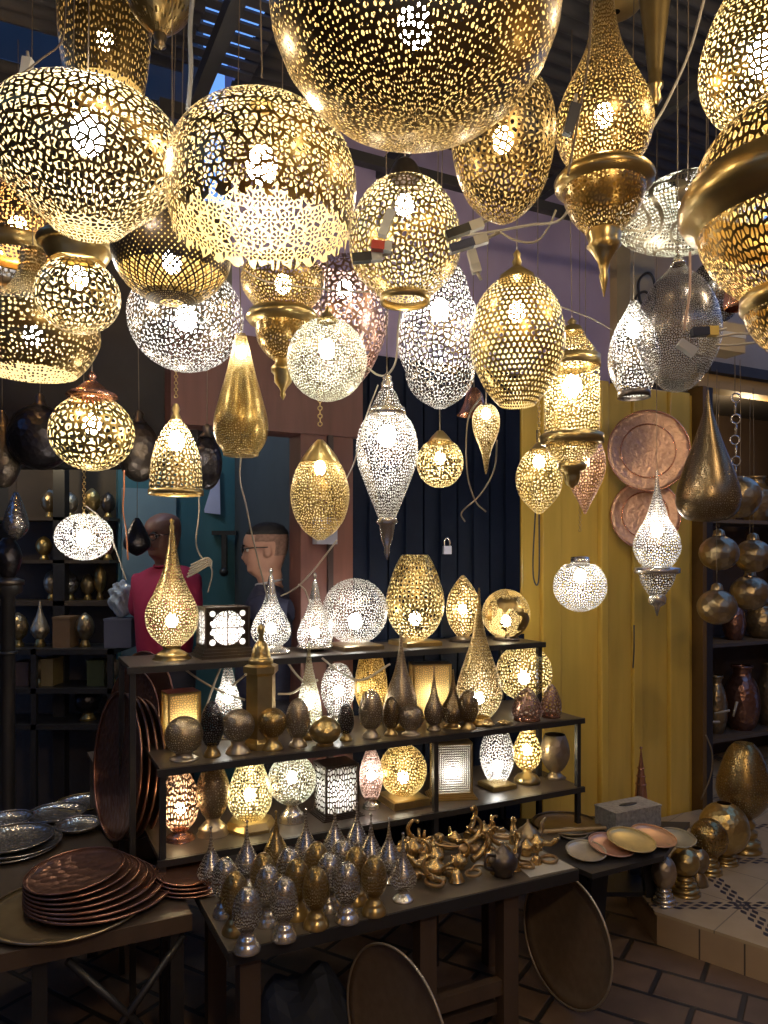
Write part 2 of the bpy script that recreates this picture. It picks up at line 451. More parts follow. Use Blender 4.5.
hang('tiered brass lantern with a wide flange and turned drop finial', 283, Y+.02,
     [('shade', P('brass', 'leaf', 4, Y, .18), [(262, 33), (275, 41), (290, 40), (303, 31), (312, 24)], 's'),
      ('flange', BR, [(310, 24), (313, 34), (319, 37), (323, 34), (326, 28)]),
      ('bowl', P('brass', 'leaf', 4, Y, .2), [(325, 28), (340, 26), (352, 19), (360, 10)], 's'),
      ('finial', BR, [(358, 8), (364, 8), (368, 12), (372, 12), (375, 9), (382, 9), (388, 4), (392, 2), (395, 3), (400, .5)])], (284, 7, 'warm', 28), cord=262)
Y = 1.93
hang('finely pierced gold and silver globe lantern right of the tiered brass one', 327, Y,
     [('shade', P('pale', 'leaf', 3.6, Y, .13), sph(360, 40, 41)), cap(306, 322, 10)], (349, 7, 'cool', 50), cord=308)
Y = 2.55
hang('large pinkish egg lantern with cut-out blossoms behind the fine globe', 345, Y,
     [('shade', P('rose', 'rosette', 9, Y, .1, 9), [(262, 22), (275, 36), (300, 43), (330, 42), (360, 31), (380, 18), (388, 4)], 's')], (290, 7, 'cool', 35), cord=262)
Y = 1.9
hang('gold onion-shaped lantern with dark cap and round open mouth at the bottom centre', 405, Y,
     [('shade', P('gold', 'leaf', 6.5, Y, .11), [(180, 14), (188, 31), (202, 44), (222, 53), (246, 56), (270, 50), (288, 34), (297, 24)], 's'),
      ('rim', BR, [(295, 24), (297, 25), (303, 25), (303, 23)]),
      ('cap', DK, [(158, 3), (163, 10), (172, 15), (184, 18)], 's')], (206, 8, 'cool', 70), cord=159)
Y = 1.62
hang('big upside-down egg lantern of pale brass tucked behind the huge dotted globe', 503, Y,
     [('shade', P('brass', 'leaf', 7, Y, .12), [(82, 30), (100, 46), (130, 52), (165, 48), (195, 37), (214, 20), (224, 3)], 's')], (140, 9, 'warm', 20), cord=84)
Y = 2.3
hang('silver pear-shaped lantern between the onion lantern and the gold honeycomb egg', 440, Y,
     [('shade', P('silver', 'leaf', 6, Y, .12), [(262, 14), (275, 24), (295, 30), (318, 39), (340, 43), (358, 40), (372, 34)], 's'),
      ('base_bowl', P('silver', 'leaf', 5, Y, .12), [(372, 35), (385, 32), (398, 22), (408, 6)], 's')], (310, 8, 'cool', 65), cord=262)
Y = 2.0
hang('gold egg lantern with honeycomb holes and a turned brass top', 517, Y,
     [('shade', P('gold', 'hex', 6, Y, .33, 44), [(279, 17), (288, 28), (305, 40), (330, 47), (355, 46), (380, 36), (396, 26), (406, 17)], 's'),
      ('cap', BR, [(250, 1), (254, 4), (258, 3), (262, 5), (266, 4), (270, 9), (276, 17), (281, 18)])], (312, 7, 'cool', 62), cord=252)
Y = 2.1
hang('long silver amphora lantern with ring medallions and pointed glassy tip', 387, Y,
     [('shade', P('silver', 'leaf', 3.6, Y, .14), [(414, 17), (425, 26), (445, 31), (465, 29), (490, 20), (512, 11), (520, 8)], 's'),
      ('collar', SI, [(408, 15), (408, 18), (414, 19), (416, 17)]),
      ('top_dome', P('steel', 'leaf', 3.5, Y, .22), [(388, 5), (393, 9), (402, 13), (409, 16)], 's'),
      ('cap', SI, [(373, 1), (377, 5), (380, 4), (383, 6), (388, 6)]),
      ('tip', SI, [(518, 9), (522, 11), (525, 8), (540, 5.5), (548, 2.5), (552, 3), (560, .5)])], (436, 8, 'cool', 40), cord=373)
Y = 2.08
hang('gold egg lantern with plain domed cap hanging above the wall switch box', 320, Y,
     [('shade', P('gold', 'leaf', 3.4, Y, .14), [(461, 19), (475, 26), (495, 29.5), (515, 26), (530, 17), (540, 4)], 's'),
      ('cap', BR, [(440, 3), (444, 7), (450, 12), (457, 17), (463, 20)], 's')], (468, 5, 'cool', 45), cord=424, link='chain')
Y = 2.6
hang('small brass ball lantern with flat cap against the dark metal shutters', 440, Y,
     [('shade', P('gold', 'dots', 3, Y, .42), sph(463, 23.5, 25, 442, 487)),
      ('cap', BR, [(431, 3), (435, 7), (440, 11), (444, 13), (444, 11)])], (458, 4.5, 'cool', 55), cord=432)
Y = 2.5
hang('small ice-cream-cone shaped brass lantern in front of the dark shutters', 486, Y,
     [('shade', P('brass', 'leaf', 3, Y, .16), [(404, 5), (410, 11), (420, 14), (434, 12), (452, 5), (470, 1.5), (474, .5)], 's')], (414, 4, 'cool', 40), cord=404)
hang('little copper bell lantern beside the cone-shaped one', 474, Y+.35,
     [('shade', CO, [(388, 3), (394, 8), (404, 11), (412, 15), (415, 17)], 's')], cord=388)
Y = 1.7
hang('big brass drop lantern with wide flange, bowl and pointed finial, upper right', 604, Y,
     [('shade', P('brass', 'leaf', 5, Y, .17), [(-6, 9), (20, 12), (50, 19), (80, 33), (105, 44), (128, 48), (150, 42), (166, 30)], 's'),
      ('flange', BR, [(164, 28), (166, 30), (170, 30), (174, 44), (180, 49), (186, 48), (190, 41)]),
      ('bowl', P('brass', 'leaf', 5, Y, .17), [(188, 41), (202, 38), (218, 30), (232, 18)], 's'),
      ('finial', BR, [(230, 16), (236, 17), (242, 15), (246, 17), (252, 12), (262, 6), (272, 4), (276, 5), (284, 3), (297, .5)])], (115, 8, 'warm', 45), cord=-5)
Y = 2.1
hang('slender plain brass funnel hanging point down near the ceiling', 655, Y,
     [('shade', BR, [(-30, 20), (0, 15), (40, 10), (70, 7), (82, 6), (84, 8), (88, 8), (92, 5), (100, 7), (106, 3)])], cord=-30, name='brass_funnel', cat='ornament')
hang('brass saucer-shaped lantern top seen at the upper edge beside the plain funnel', 616, Y+.5,
     [('shade', BR, [(-20, 10), (-5, 18), (2, 26), (8, 22), (12, 4)], 's')], cord=-20)
Y = 1.62
hang('bright gold pierced globe lantern at the top right corner', 768, Y,
     [('shade', P('gold', 'leaf', 7, Y, .16), [(-60, 12), (-35, 26), (-5, 42), (30, 58), (65, 65), (95, 58), (118, 40), (133, 16), (136, 2)], 's')], (55, 16, 'cool', 48), cord=-60)
Y = 1.2
hang('giant brass lantern with thick turned flange cut off by the right edge', 803, Y,
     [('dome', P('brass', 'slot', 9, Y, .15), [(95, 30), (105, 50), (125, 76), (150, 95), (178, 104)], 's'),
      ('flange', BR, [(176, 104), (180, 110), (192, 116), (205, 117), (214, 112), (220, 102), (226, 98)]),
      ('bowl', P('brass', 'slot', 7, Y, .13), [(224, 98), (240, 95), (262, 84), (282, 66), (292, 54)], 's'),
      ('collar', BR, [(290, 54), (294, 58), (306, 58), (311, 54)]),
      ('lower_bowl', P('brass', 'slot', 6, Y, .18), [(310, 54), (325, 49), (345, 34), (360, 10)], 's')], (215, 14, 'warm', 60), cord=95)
Y = 2.2
hang('shallow silver saucer lantern with winding dotted bands, seen from below', 688, Y,
     [('shade', P('cream', 'path', 3.6, Y, .40), [(178, 18), (186, 36), (200, 58), (215, 71), (226, 68), (238, 48), (245, 24), (247, 2)], 's')], (205, 8, 'cool', 50), cord=179)
hang('small silver pierced ball lantern just above the winding-banded saucer', 706, 2.75,
     [('shade', P('silver', 'dots', 4, 2.75, .4), sph(188, 24, 18))], (190, 5, 'cool', 30), cord=170)
Y = 1.95
hang('unlit smoky silver globe lantern with blue sheen at upper right', 678, Y,
     [('shade', P('steel', 'leaf', 2.6, Y, .11), [(262, 4), (272, 12), (285, 25), (305, 36), (330, 41), (352, 38), (372, 28), (388, 14), (392, 2)], 's'),
      cap(250, 265, 7, SI)], cord=250)
hang('dark wire-topped silver ball lantern behind the smoky globe', 716, 2.6,
     [('shade', P('steel', 'leaf', 3, 2.6, .26), sph(292, 26, 32))], cord=262)
Y = 2.45
hang('silver drop lantern with glowing white open bottom, left of the smoky globe', 634, Y,
     [('shade', P('silver', 'leaf', 4.6, Y, .13), [(300, 3), (312, 9), (330, 19), (352, 25), (372, 24), (388, 17), (394, 14)], 's'),
      ('rim', DK, [(391, 15), (393, 16), (398, 16), (398, 14.5)])], (330, 6, 'cool', 60), cord=300)
Y = 2.6
hang('cylindrical brass lantern with domed top, flange and lower bowl', 572, Y,
     [('shade', P('gold', 'leaf', 4, Y, .12), [(368, 26), (372, 27), (430, 27), (434, 26)]),
      ('top_dome', P('gold', 'leaf', 3.5, Y, .15), [(332, 11), (340, 15), (350, 22), (360, 26)], 's'),
      ('collar', BR, [(357, 26), (357, 28), (368, 28), (368, 26)]),
      ('cap', BR, [(318, 1), (322, 5), (325, 3), (327, 9), (333, 12)]),
      ('flange', BR, [(433, 27), (435, 31), (443, 31), (445, 26)]),
      ('bowl', P('gold', 'leaf', 3.5, Y, .15), [(444, 26), (454, 22), (463, 12)], 's'),
      ('finial', BR, [(462, 12), (464, 14), (470, 14), (472, 8), (478, 8), (484, 6), (488, 1)])], (386, 8, 'cool', 60), cord=319)
Y = 2.85
hang('small gold egg lantern in front of the yellow door, left of the cylindrical one', 539, Y,
     [('shade', P('gold', 'leaf', 4, Y, .13), [(450, 9), (458, 17), (474, 23), (492, 21), (505, 12), (514, 2)], 's'),
      cap(438, 452, 9)], (462, 5, 'cool', 45), cord=440, link='chain')
Y = 2.98
hang('rosy copper drop lantern with pointed bottom beside the copper wall tray', 585, Y,
     [('shade', P('rose', 'leaf', 3.4, Y, .17), [(430, 6), (440, 14), (458, 20), (475, 19), (492, 12), (505, 5), (514, 1)], 's')], (462, 4, 'warm', 22), cord=430)
Y = 3.3
hang('silver pierced ball lantern with ribbed cap on a wire in front of the yellow door', 580, Y,
     [('shade', P('silver', 'leaf', 3, Y, .15), sph(586, 26.5, 26, 564, 612)),
      ('cap', SI, [(556, 2), (557, 9), (566, 10), (566, 8)])], (576, 5, 'cool', 55), cord=530, link='chain')
Y = 3.2
hang('silver needle-topped drop lantern with flange and small bowl, before the lower copper tray', 657, Y,
     [('shade', P('silver', 'leaf', 3, Y, .16), [(470, .8), (490, 3), (505, 7), (520, 12), (534, 20), (548, 23), (560, 19), (567, 13)], 's'),
      ('flange', SI, [(566, 13), (568, 22), (573, 22), (575, 16)]),
      ('bowl', P('silver', 'leaf', 3, Y, .2), [(574, 18), (584, 15), (595, 8)], 's'),
      ('finial', SI, [(594, 7), (598, 9), (604, 8), (607, 3), (616, .6)])], (530, 5, 'cool', 45), cord=470)
Y = 2.9
hang('tall bronze cone lantern widening to a rounded base, in front of the shop opening', 708, Y,
     [('shade', P('bronze', 'leaf', 2.6, Y, .26), [(390, .8), (410, 4), (440, 13), (470, 24), (492, 30), (508, 29), (519, 20), (522, 1)], 's')], cord=390)
Y = 2.7
hang('small bright silver globe lantern above the dark shelves on the left', 84, Y,
     [('shade', P('silver', 'leaf', 3.6, Y, .12), sph(537, 28, 23.5))], (538, 6, 'cool', 60), cord=514, link='chain')
# unlit lanterns high on the left and behind
Y = 2.3
hang('tall dark brass cylinder lantern with small slots near the ceiling, upper left', 105, Y,
     [('shade', P('brass', 'slot', 5, Y, .24), [(-60, 20), (-40, 38), (0, 45), (50, 43), (92, 37)], 's')], (40, 7, 'warm', 22), cord=-60)
hang('plain brass egg lantern with blue-lit edge near the ceiling', 160, 2.0,
     [('shade', P('brass', 'slot', 9, 2.0, .40), [(-50, 20), (-30, 31), (-10, 35), (12, 28), (28, 14), (35, 5)], 's'),
      ('finial', BZ, [(33, 5), (37, 7), (42, 5), (46, 6), (50, 1)])], cord=-50)
for lab, cx, Y, r, top, bot, m in (
    ('large unlit blackened metal globe behind the copper-capped globe', 40, 3.0, 31, 405, 470, 'blackmetal'),
    ('unlit dark bronze globe peeking out right of the copper-capped globe', 139, 3.1, 21, 422, 482, 'dark'),
    ('unlit black globe behind the bell-shaped lantern', 207, 2.95, 15, 436, 490, 'blackmetal')):
    hang(lab, cx, Y, [('shade', metal(m, 'hammer', .02), sph((top+bot)/2, r, (bot-top)/2)), ('cap', DK, [(top-12, 2), (top-8, 5), (top-4, 4), (top+2, 9)])], cord=top-12)
for lab, cx, Y, r, top, bot, m in (
    ('brown unlit pear lantern at the left edge below the flared-neck drum', 2, 3.0, 17, 410, 488, 'dark'),
    ('grey unlit egg lantern at the left edge before the yellow light', 16, 3.3, 12, 492, 540, 'steel'),
    ('small dark round pot lantern hanging before the pale blue panel', 137, 3.6, 13, 518, 556, 'blackmetal')):
    hang(lab, cx, Y, [('shade', metal(m, 'hammer', .012), [(top, 2), (top+(bot-top)*.2, r*.5), (top+(bot-top)*.5, r*.9), (top+(bot-top)*.75, r), (bot-3, r*.5), (bot, 1)], 's')], cord=top)
# hammered bronze balls in the shop opening on the right
for lab, cx, cy, r, Y in (
    ('unlit hammered bronze ball lantern, upper left of the four in the shop opening', 719, 553, 19, 3.75),
    ('unlit hammered bronze ball lantern, upper right of the four in the shop opening', 753, 556, 18, 3.9),
    ('unlit hammered bronze ball lantern, lower left of the four in the shop opening', 717, 607, 19, 3.52),
    ('unlit hammered bronze ball lantern, lower right of the four in the shop opening', 750, 593, 19, 4.1)):
    hang(lab, cx, Y, [('shade', metal('bronze', 'hammer', .03), sph(cy, r, r*.92)), ('cap', BZ, [(cy-r-5, 2), (cy-r-3, 5), (cy-r+2, 6)])], cord=cy-r-5, group='unlit bronze balls in the shop opening', cordtop=2.5)
hang('unlit bronze globe lantern half hidden behind the tall cone lantern', 740, 3.35, [('shade', metal('bronze', 'hammer', .03), sph(497, 20, 21))], cord=476, cordtop=2.5)
hang('copper lantern stub hanging behind the giant flanged lantern', 738, 2.3, [('shade', metal('copper', 'hammer', .02), [(272, 6), (290, 12), (305, 14), (309, 12)], 's')], cord=272)
# ------------------------------------------------------------------ lamps standing on the shelves
ZT, ZM, ZB, ZTAB = 1.225, .91, .61, .52
def stand(label, cx, v, z, parts, bulb=None, name='table_lantern', group=None, foot=0, sides=None, Yd=None, rz=None):
    """parts rows (y px, r px) measured at the lamp's distance; lowest row rests on height z"""
    Yd = yv(cx, v) if Yd is None else Yd
    k = Yd/F; ys = [q[0] for p in parts for q in p[2]]; yb = max(ys)
    loc = Vector(((cx-HX)/F*Yd, Yd, z))
    root = thing(name, label, 'lamp' if name == 'table_lantern' else 'ornament', loc, group, math.atan2(.446, .895) if rz is None else rz)
    for p in parts:
        nm, mt, pts = p[0], p[1], p[2]; fl = p[3] if len(p) > 3 else ''
        rows = smooth_prof(pts) if 's' in fl else pts
        prof = [(max(r, .2)*k, (yb-y)*k) for y, r in rows]
        kw = dict(smooth='p' not in fl)
        if 'p4' in fl: sg = 4; kw['twist'] = PI/4
        elif 'p6' in fl: sg = 6
        else: sg = 32 if max(r for y, r in rows) > 12 else 20
        MB().lathe(prof, sg, **kw).build(nm, mt, root)
    if bulb:
        by, br, kind = bulb[:3]; st = bulb[3] if len(bulb) > 3 else 45
        bo = bpy.data.objects.new('bulb', bulb_mesh(kind, st)); C.objects.link(bo); bo.parent = root
        bo.location = (0, 0, (yb-by)*k); bo.scale = (br*k, br*k, br*k*1.2)
    return root
def foot(y0, y1, r, m=BR, r0=None):
    r0 = r0 or r*.5; h = y1-y0
    return ('foot', m, [(y0, r0), (y0+h*.25, r0*.85), (y0+h*.55, r*.75), (y0+h*.7, r*.9), (y0+h*.8, r*.85), (y1-.5, r), (y1, r), (y1, 1)])
def board(y0, y1, r, m=BR, fl='p4'):
    return ('base_plate', m, [(y0, 1), (y0, r*1.25), (y0+1.2, r*1.4), (y1, r*1.4), (y1, 1)], fl)
T = .86
yd = yv(172, T)
stand('tall brass teardrop table lamp with long neck at the left end of the top shelf', 172, T, ZT,
      [('shade', P('brass', 'leaf', 3.4, yd, .15), [(520, 2.5), (540, 5), (560, 9), (580, 17), (595, 24), (608, 26), (622, 22), (633, 12), (636, 8)], 's'),
       ('tip', BR, [(508, 1), (510, 3), (513, 1.5), (516, 3), (520, 2.5)]),
       foot(635, 648, 19)], (610, 6, 'cool', 44))
# box lantern with arches
def liner(k):
    key = 'liner_'+k
    if key in MATS: return MATS[key]
    m, nb, p, out = mat_new(key); col = {'white': (.9, .88, .82), 'amber': (.95, .74, .34)}[k]
    tl = nb.new('ShaderNodeBsdfTranslucent'); tl.inputs[0].default_value = (*col, 1); df = nb.new('ShaderNodeBsdfDiffuse'); df.inputs[0].default_value = (*col, 1)
    ms = nb.new('ShaderNodeMixShader'); ms.inputs[0].default_value = .35
    nb.nt.links.new(tl.outputs[0], ms.inputs[1]); nb.nt.links.new(df.outputs[0], ms.inputs[2]); nb.nt.links.new(ms.outputs[0], out.inputs[0])
    MATS[key] = m; return m
def panel_lantern(label, cx, v, z, w, d, h, frame, panels, bulb, baseh=0, rot=None, topopen=False, lid=False, fr=.006):
    Yd = yv(cx, v); loc = Vector(((cx-HX)/F*Yd, Yd, z))
    root = thing('box_lantern', label, 'lamp', loc, None, math.atan2(.446, .895) if rot is None else rot)
    mb = MB()
    b0 = baseh
    for sx in (-1, 1):
        for sy in (-1, 1): mb.box((sx*(w/2-fr/2), sy*(d/2-fr/2), b0+(h-b0)/2), (fr*1.2, fr*1.2, h-b0))
    for zz in (b0+fr/2, h-fr/2):
        for s_ in (-1, 1):
            mb.box((0, s_*(d/2-fr/2), zz), (w, fr, fr)); mb.box((s_*(w/2-fr/2), 0, zz), (fr, d, fr))
    mb.build('frame', frame, root)
    for nm, c, s_ in (('front', (0, -(d/2-fr/2), 0), (w-fr, .0012)), ('back', (0, (d/2-fr/2), 0), (w-fr, .0012)), ('left', (-(w/2-fr/2), 0, 0), (.0012, d-fr)), ('right', ((w/2-fr/2), 0, 0), (.0012, d-fr))):
        MB().box((0, 0, 0), (s_[0], s_[1], h-b0-fr)).build('side_panel', panels, root, (c[0], c[1], b0+(h-b0)/2))
    if baseh:
        mb = MB(); n = 3
        for i in range(n):
            e = .006*(n-i); mb.box((0, 0, baseh*(i+.5)/n), (w+2*e, d+2*e, baseh/n))
        mb.build('base', frame, root)
    if lid: MB().box((0, 0, h), (w, d, .004)).build('lid', frame, root)
    lt = bulb[3] if len(bulb) > 3 else 'white'
    mb = MB(); e = .006
    hh = h-b0-fr*2; zc = b0+(h-b0)/2
    for s_ in (-1, 1):
        xw = w/2-fr-e; yw = d/2-fr/2-e
        for a_, b_ in (((-xw, s_*yw), (xw, s_*yw)), ((s_*(w/2-fr/2-e), -(d/2-fr-e)), (s_*(w/2-fr/2-e), d/2-fr-e))):
            i0 = len(mb.v); mb.v += [Vector((*a_, zc-hh/2)), Vector((*b_, zc-hh/2)), Vector((*b_, zc+hh/2)), Vector((*a_, zc+hh/2))]; mb.f.append([i0, i0+1, i0+2, i0+3]); mb.sm.append(False)
    mb.build('liner', liner(lt), root)
    br, kind, st = bulb[:3]
    bo = bpy.data.objects.new('bulb', bulb_mesh(kind, st)); C.objects.link(bo); bo.parent = root
    bo.location = (0, 0, b0+(h-b0)*.42); bo.scale = (br, br, br*1.3)
    return root
r_ = panel_lantern('dark square box lantern with arched white-glowing cut-outs on a stepped base', 223, T, ZT, .175, .13, .195, DK, metal('dark', 'arch', .013, .34), (.018, 'cool', 75), .035, rot=.5)
yd = yv(270, T)
for lab, cx, tip, rr, bot in (('bright silver teardrop table lamp in front of the man in navy on the top shelf', 271, 556, 20, 641),
                              ('silver teardrop table lamp with bare neck, left of the large silver globe', 315, 566, 18, 641)):
    yd = yv(cx, T)
    stand(lab, cx, T, ZT, [('shade', P('silver', 'leaf', 3.2, yd, .12), [(tip+25, 5), (tip+38, 9), (tip+50, rr*.8), (tip+62, rr), (tip+72, rr*.85), (tip+78, rr*.5)], 's'),
          ('neck', SI, [(tip, .8), (tip+3, 2), (tip+6, 1.2), (tip+12, 3), (tip+26, 5.5)], 's'), ('foot', SI, [(tip+77, rr*.5), (bot-3, rr*.95), (bot, rr), (bot, 1)])], (tip+60, 5, 'cool', 40))
yd = yv(355, T)
stand('large silver pierced globe lamp in the middle of the top shelf', 355, T, ZT, [('shade', P('silver', 'leaf', 3.4, yd, .11), sph(608, 33, 33, 575, 640)), board(640, 645, 22, BZ)], (618, 7, 'cool', 40))
yd = yv(415, T)
stand('gold egg-shaped lamp with cut-off top, tallest egg of the top shelf', 415, T, ZT, [('shade', P('gold', 'leaf', 5, yd, .13), [(552, 13), (560, 18), (575, 24), (595, 29), (612, 28), (628, 20), (637, 9)], 's'), board(637, 642, 20, BR)], (616, 6, 'cool', 44))
yd = yv(463, T)
stand('pointed brass egg lamp right of the tallest gold egg on the top shelf', 463, T+.03, ZT, [('shade', P('brass', 'leaf', 4, yd, .17), [(573, 1), (580, 7), (592, 14), (606, 17), (622, 14), (634, 6)], 's'), ('base_plate', DK, [(634, 5), (636, 13), (639, 15), (639, 1)])], (608, 5, 'mid', 50))
stand('brass globe lamp with solid map shapes at the right end of the top shelf', 506, T-.02, ZT, [('shade', P('brass', 'map', 1.6, yd, .42), sph(613, 24, 25, 588, 637)), ('base_plate', DK, [(636, 1), (636, 12), (639, 14), (639, 1)])], (620, 5, 'mid', 42))
# middle shelf, back row
M = .84; MF = .59
panel_lantern('gold box lantern with amber pierced panels at the left end of the middle shelf', 181, M-.04, ZM, .12, .10, .20, BR, P('pale', 'leaf', 2.8, 2.7, .11), (.013, 'mid', 75, 'amber'), .0, rot=.55, lid=True)
yd = yv(228, M)
stand('small bright silver teardrop lamp beside the amber box lantern', 228, M, ZM, [('shade', P('silver', 'leaf', 3, yd, .12), [(672, 2.5), (682, 5), (695, 8), (708, 12), (722, 15), (735, 13), (742, 8)], 's'), ('tip', SI, [(660, .6), (663, 2), (666, 1), (673, 2.5)]), ('foot', SI, [(742, 8), (747, 14), (747, 1)])], (708, 5, 'cool', 40))
stand('six-sided plain brass tower lamp with ring on top under the top shelf', 261, M-.20, ZM,
      [('body', BR, [(682, 15), (748, 15)], 'p6'), ('eave', BR, [(673, 13), (675, 18), (681, 18), (684, 15)], 'p6'),
       ('crown', P('brass', 'hammer', 4, 2.6), [(650, 3), (655, 7), (662, 9), (667, 10), (669, 12), (674, 12)], 's'),
       ('ring', BR, [(634, .5), (636, 3.5), (640, 4), (644, 2), (651, 2.5)]), ('foot', BR, [(746, 15), (750, 18), (756, 18), (756, 1)], 'p6')], name='brass_tower')
for lab, cx, tip, rr, kind, mt, bk in (
    ('gold-necked teardrop lamp glowing white in the middle of the middle shelf', 309, 652, 13, 'cool', 'pale', 55),
    ('unlit bronze teardrop lamp with very tall neck left of the amber panel box', 401, 638, 16, None, 'pewter', 0)):
    yd = yv(cx, M-.14)
    stand(lab, cx, M-.16, ZM, [('shade', P(mt, 'leaf', 3, yd, .13 if kind else .25), [(tip, .8), (tip+20, 3), (tip+40, 7), (tip+58, rr*.85), (tip+72, rr), (tip+84, rr*.8), (tip+90, rr*.5)], 's'), ('foot', BR, [(tip+90, rr*.5), (tip+96, rr*.9), (tip+96, 1)])], (tip+62, 4.5, kind, bk) if kind else None)
yd = yv(338, M)
stand('white-glowing silver egg lamp under the large silver globe, middle shelf', 338, M, ZM, [('shade', P('silver', 'leaf', 3.2, yd, .11), [(678, 4), (682, 10), (695, 16), (710, 16.5), (725, 11), (732, 6)], 's'), foot(731, 740, 11, SI)], (706, 5, 'cool', 40))
stand('gold egg lamp with cut-off top on the middle shelf, beside the white-glowing silver egg', 371, M-.03, ZM, [('shade', P('gold', 'leaf', 2.8, yd, .15), [(664, 9), (672, 11), (690, 15), (708, 16.5), (724, 12), (732, 7)], 's'), foot(731, 741, 11, BR)], (712, 4.5, 'warm', 35))
panel_lantern('gold box lantern with two tall amber glowing panels, middle shelf', 430, M-.02, ZM, .17, .10, .235, BR, P('pale', 'leaf', 2.4, 2.8, .12), (.013, 'mid', 80, 'amber'), 0, rot=.15, lid=True)
yd = yv(479, .60)
stand('big brass teardrop lamp with needle neck rising past the top shelf, middle shelf right', 479, .60, ZM, [('shade', P('brass', 'leaf', 3.2, yd, .16), [(582, .8), (605, 2.5), (630, 7), (650, 13), (668, 19), (686, 23), (700, 20), (712, 11)], 's'), ('foot', BR, [(711, 10), (716, 14), (718, 14), (718, 1)])], (692, 5.5, 'cool', 44))
yd = yv(524, .80)
stand('brass pierced globe lamp glowing at the right end of the middle shelf', 524, .80, ZM, [('shade', P('gold', 'leaf', 4, yd, .14), sph(677, 28, 28, 650, 704)), foot(703, 712, 12)], (682, 6, 'cool', 44))
# middle shelf, front row of unlit small pieces
EG = [(0, .02), (.06, .45), (.2, .8), (.42, 1), (.62, .95), (.8, .6)]
def eggrow(lab, cx, top, r, bot, m, v=MF, z=ZM, ft=None, pat='leaf', w=.24, drop=False, cell=2.6, ball=False):
    yd = yv(cx, v); mt = P(m, pat, cell, yd, w); h = bot-top; fm = {'pewter': PW, 'silver': SI}.get(m, BR)
    if drop: rows = [(top, .7), (top+h*.2, r*.12), (top+h*.45, r*.4), (top+h*.65, r*.9), (top+h*.76, r), (top+h*.88, r*.75), (top+h*.92, r*.4)]
    elif ball: rows = sph(top+r*1.0, r, r*1.0, top, top+r*1.95)
    else: rows = [(top+h*a, r*b) for a, b in EG]
    yb = rows[-1][0]
    return stand(lab, cx, v, z, [('shade', mt, rows, '' if ball else 's'), ('foot', fm, [(yb-1, max(2, r*.45)), (yb+(bot-yb)*.3, r*.4), (yb+(bot-yb)*.6, r*.62), (bot-1, r*.75), (bot, r*.75), (bot, 1)])])
eggrow('unlit grey pierced ball lamp at the left front of the middle shelf', 184, 716, 19, 759, 'pewter', ball=True)
eggrow('dark pierced egg cup lamp with wide saucer foot, second from the left, middle shelf', 212, 698, 11.5, 753, 'blackmetal', w=.16)
eggrow('unlit grey ball lamp on broad foot in front of the small silver teardrop lamp', 238, 711, 16.5, 755, 'pewter', ball=True)
eggrow('plain brass ball lamp at the foot of the brass tower', 272, 711, 15, 752, 'brass', ball=True, w=.3)
eggrow('tall grey pierced egg lamp in front of the gold-necked teardrop lamp', 298, 698, 12.5, 746, 'pewter')
eggrow('smallest dark pewter egg on the middle shelf, before the white-glowing egg lamp', 346, 704, 8.5, 741, 'blackmetal', w=.2)
eggrow('grey pierced egg lamp in front of the cut-top gold egg, middle shelf', 371, 692, 12, 740, 'pewter')
eggrow('slim bronze egg lamp squeezed between two grey pieces, middle shelf centre', 391, 700, 9, 738, 'bronze')
eggrow('grey ball lamp on foot right of the middle shelf centre', 411, 708, 13, 738, 'pewter', ball=True, v=MF-.03)
eggrow('dark teardrop lamp with spire before the amber panel box lantern', 434, 668, 9.5, 733, 'pewter', drop=True)
eggrow('wide-bottomed bronze teardrop lamp right of the dark spired one', 453, 674, 13, 732, 'bronze', drop=True)
eggrow('small bronze egg lamp before the big brass teardrop lamp', 468, 692, 10.5, 731, 'bronze', v=.545)
st_ = stand('round engraved brass bowl on ball feet, middle shelf', 325, MF-.03, ZM, [('bowl', P('brass', 'hammer', 3, 2.8), [(722, 11), (727, 15), (733, 16), (740, 12), (743, 7)], 's'), ('lid', BR, [(716, 1), (719, 8), (723, 12)], 's'), ('foot', BR, [(742, 7), (745, 9), (745, 1)])], name='brass_bowl')
for lab, cx, r, h in (('larger rosy copper openwork pine-cone lamp at the right end of the middle shelf', 527, 15, 32), ('smaller rosy copper openwork pine-cone lamp at the right end of the middle shelf', 551, 10.5, 33)):
    b = 721
    stand(lab, cx, .575, ZM, [('shade', P('rose', 'leaf', 4.5, 3.2, .14), [(b-h, 1), (b-h*.85, r*.5), (b-h*.5, r*.9), (b-h*.2, r), (b-2, r*.8)], 's'), ('foot', CO, [(b-3, r*.8), (b, r*.9), (b, 1)])], name='copper_lamp')
def flower(lab, loc, r, n=6, m=BR):
    t = thing('brass_flower', lab, 'ornament', loc)
    for i in range(n):
        a = 2*PI*i/n
        MB().ball((r*.6*math.cos(a), r*.6*math.sin(a), r*.35), r*.42, 8, 6, (1, .8, .6)).build('petal', m, t)
    MB().ball((0, 0, r*.5), r*.3, 8, 6).build('centre', m, t)
    return t
for lab, px in (('small brass flower dish left of the copper pine-cone lamps', 488), ('small brass flower dish touching the larger copper pine-cone lamp', 504)):
    x = uv(uof(px, .54), .54, ZM); flower(lab, x, .027)
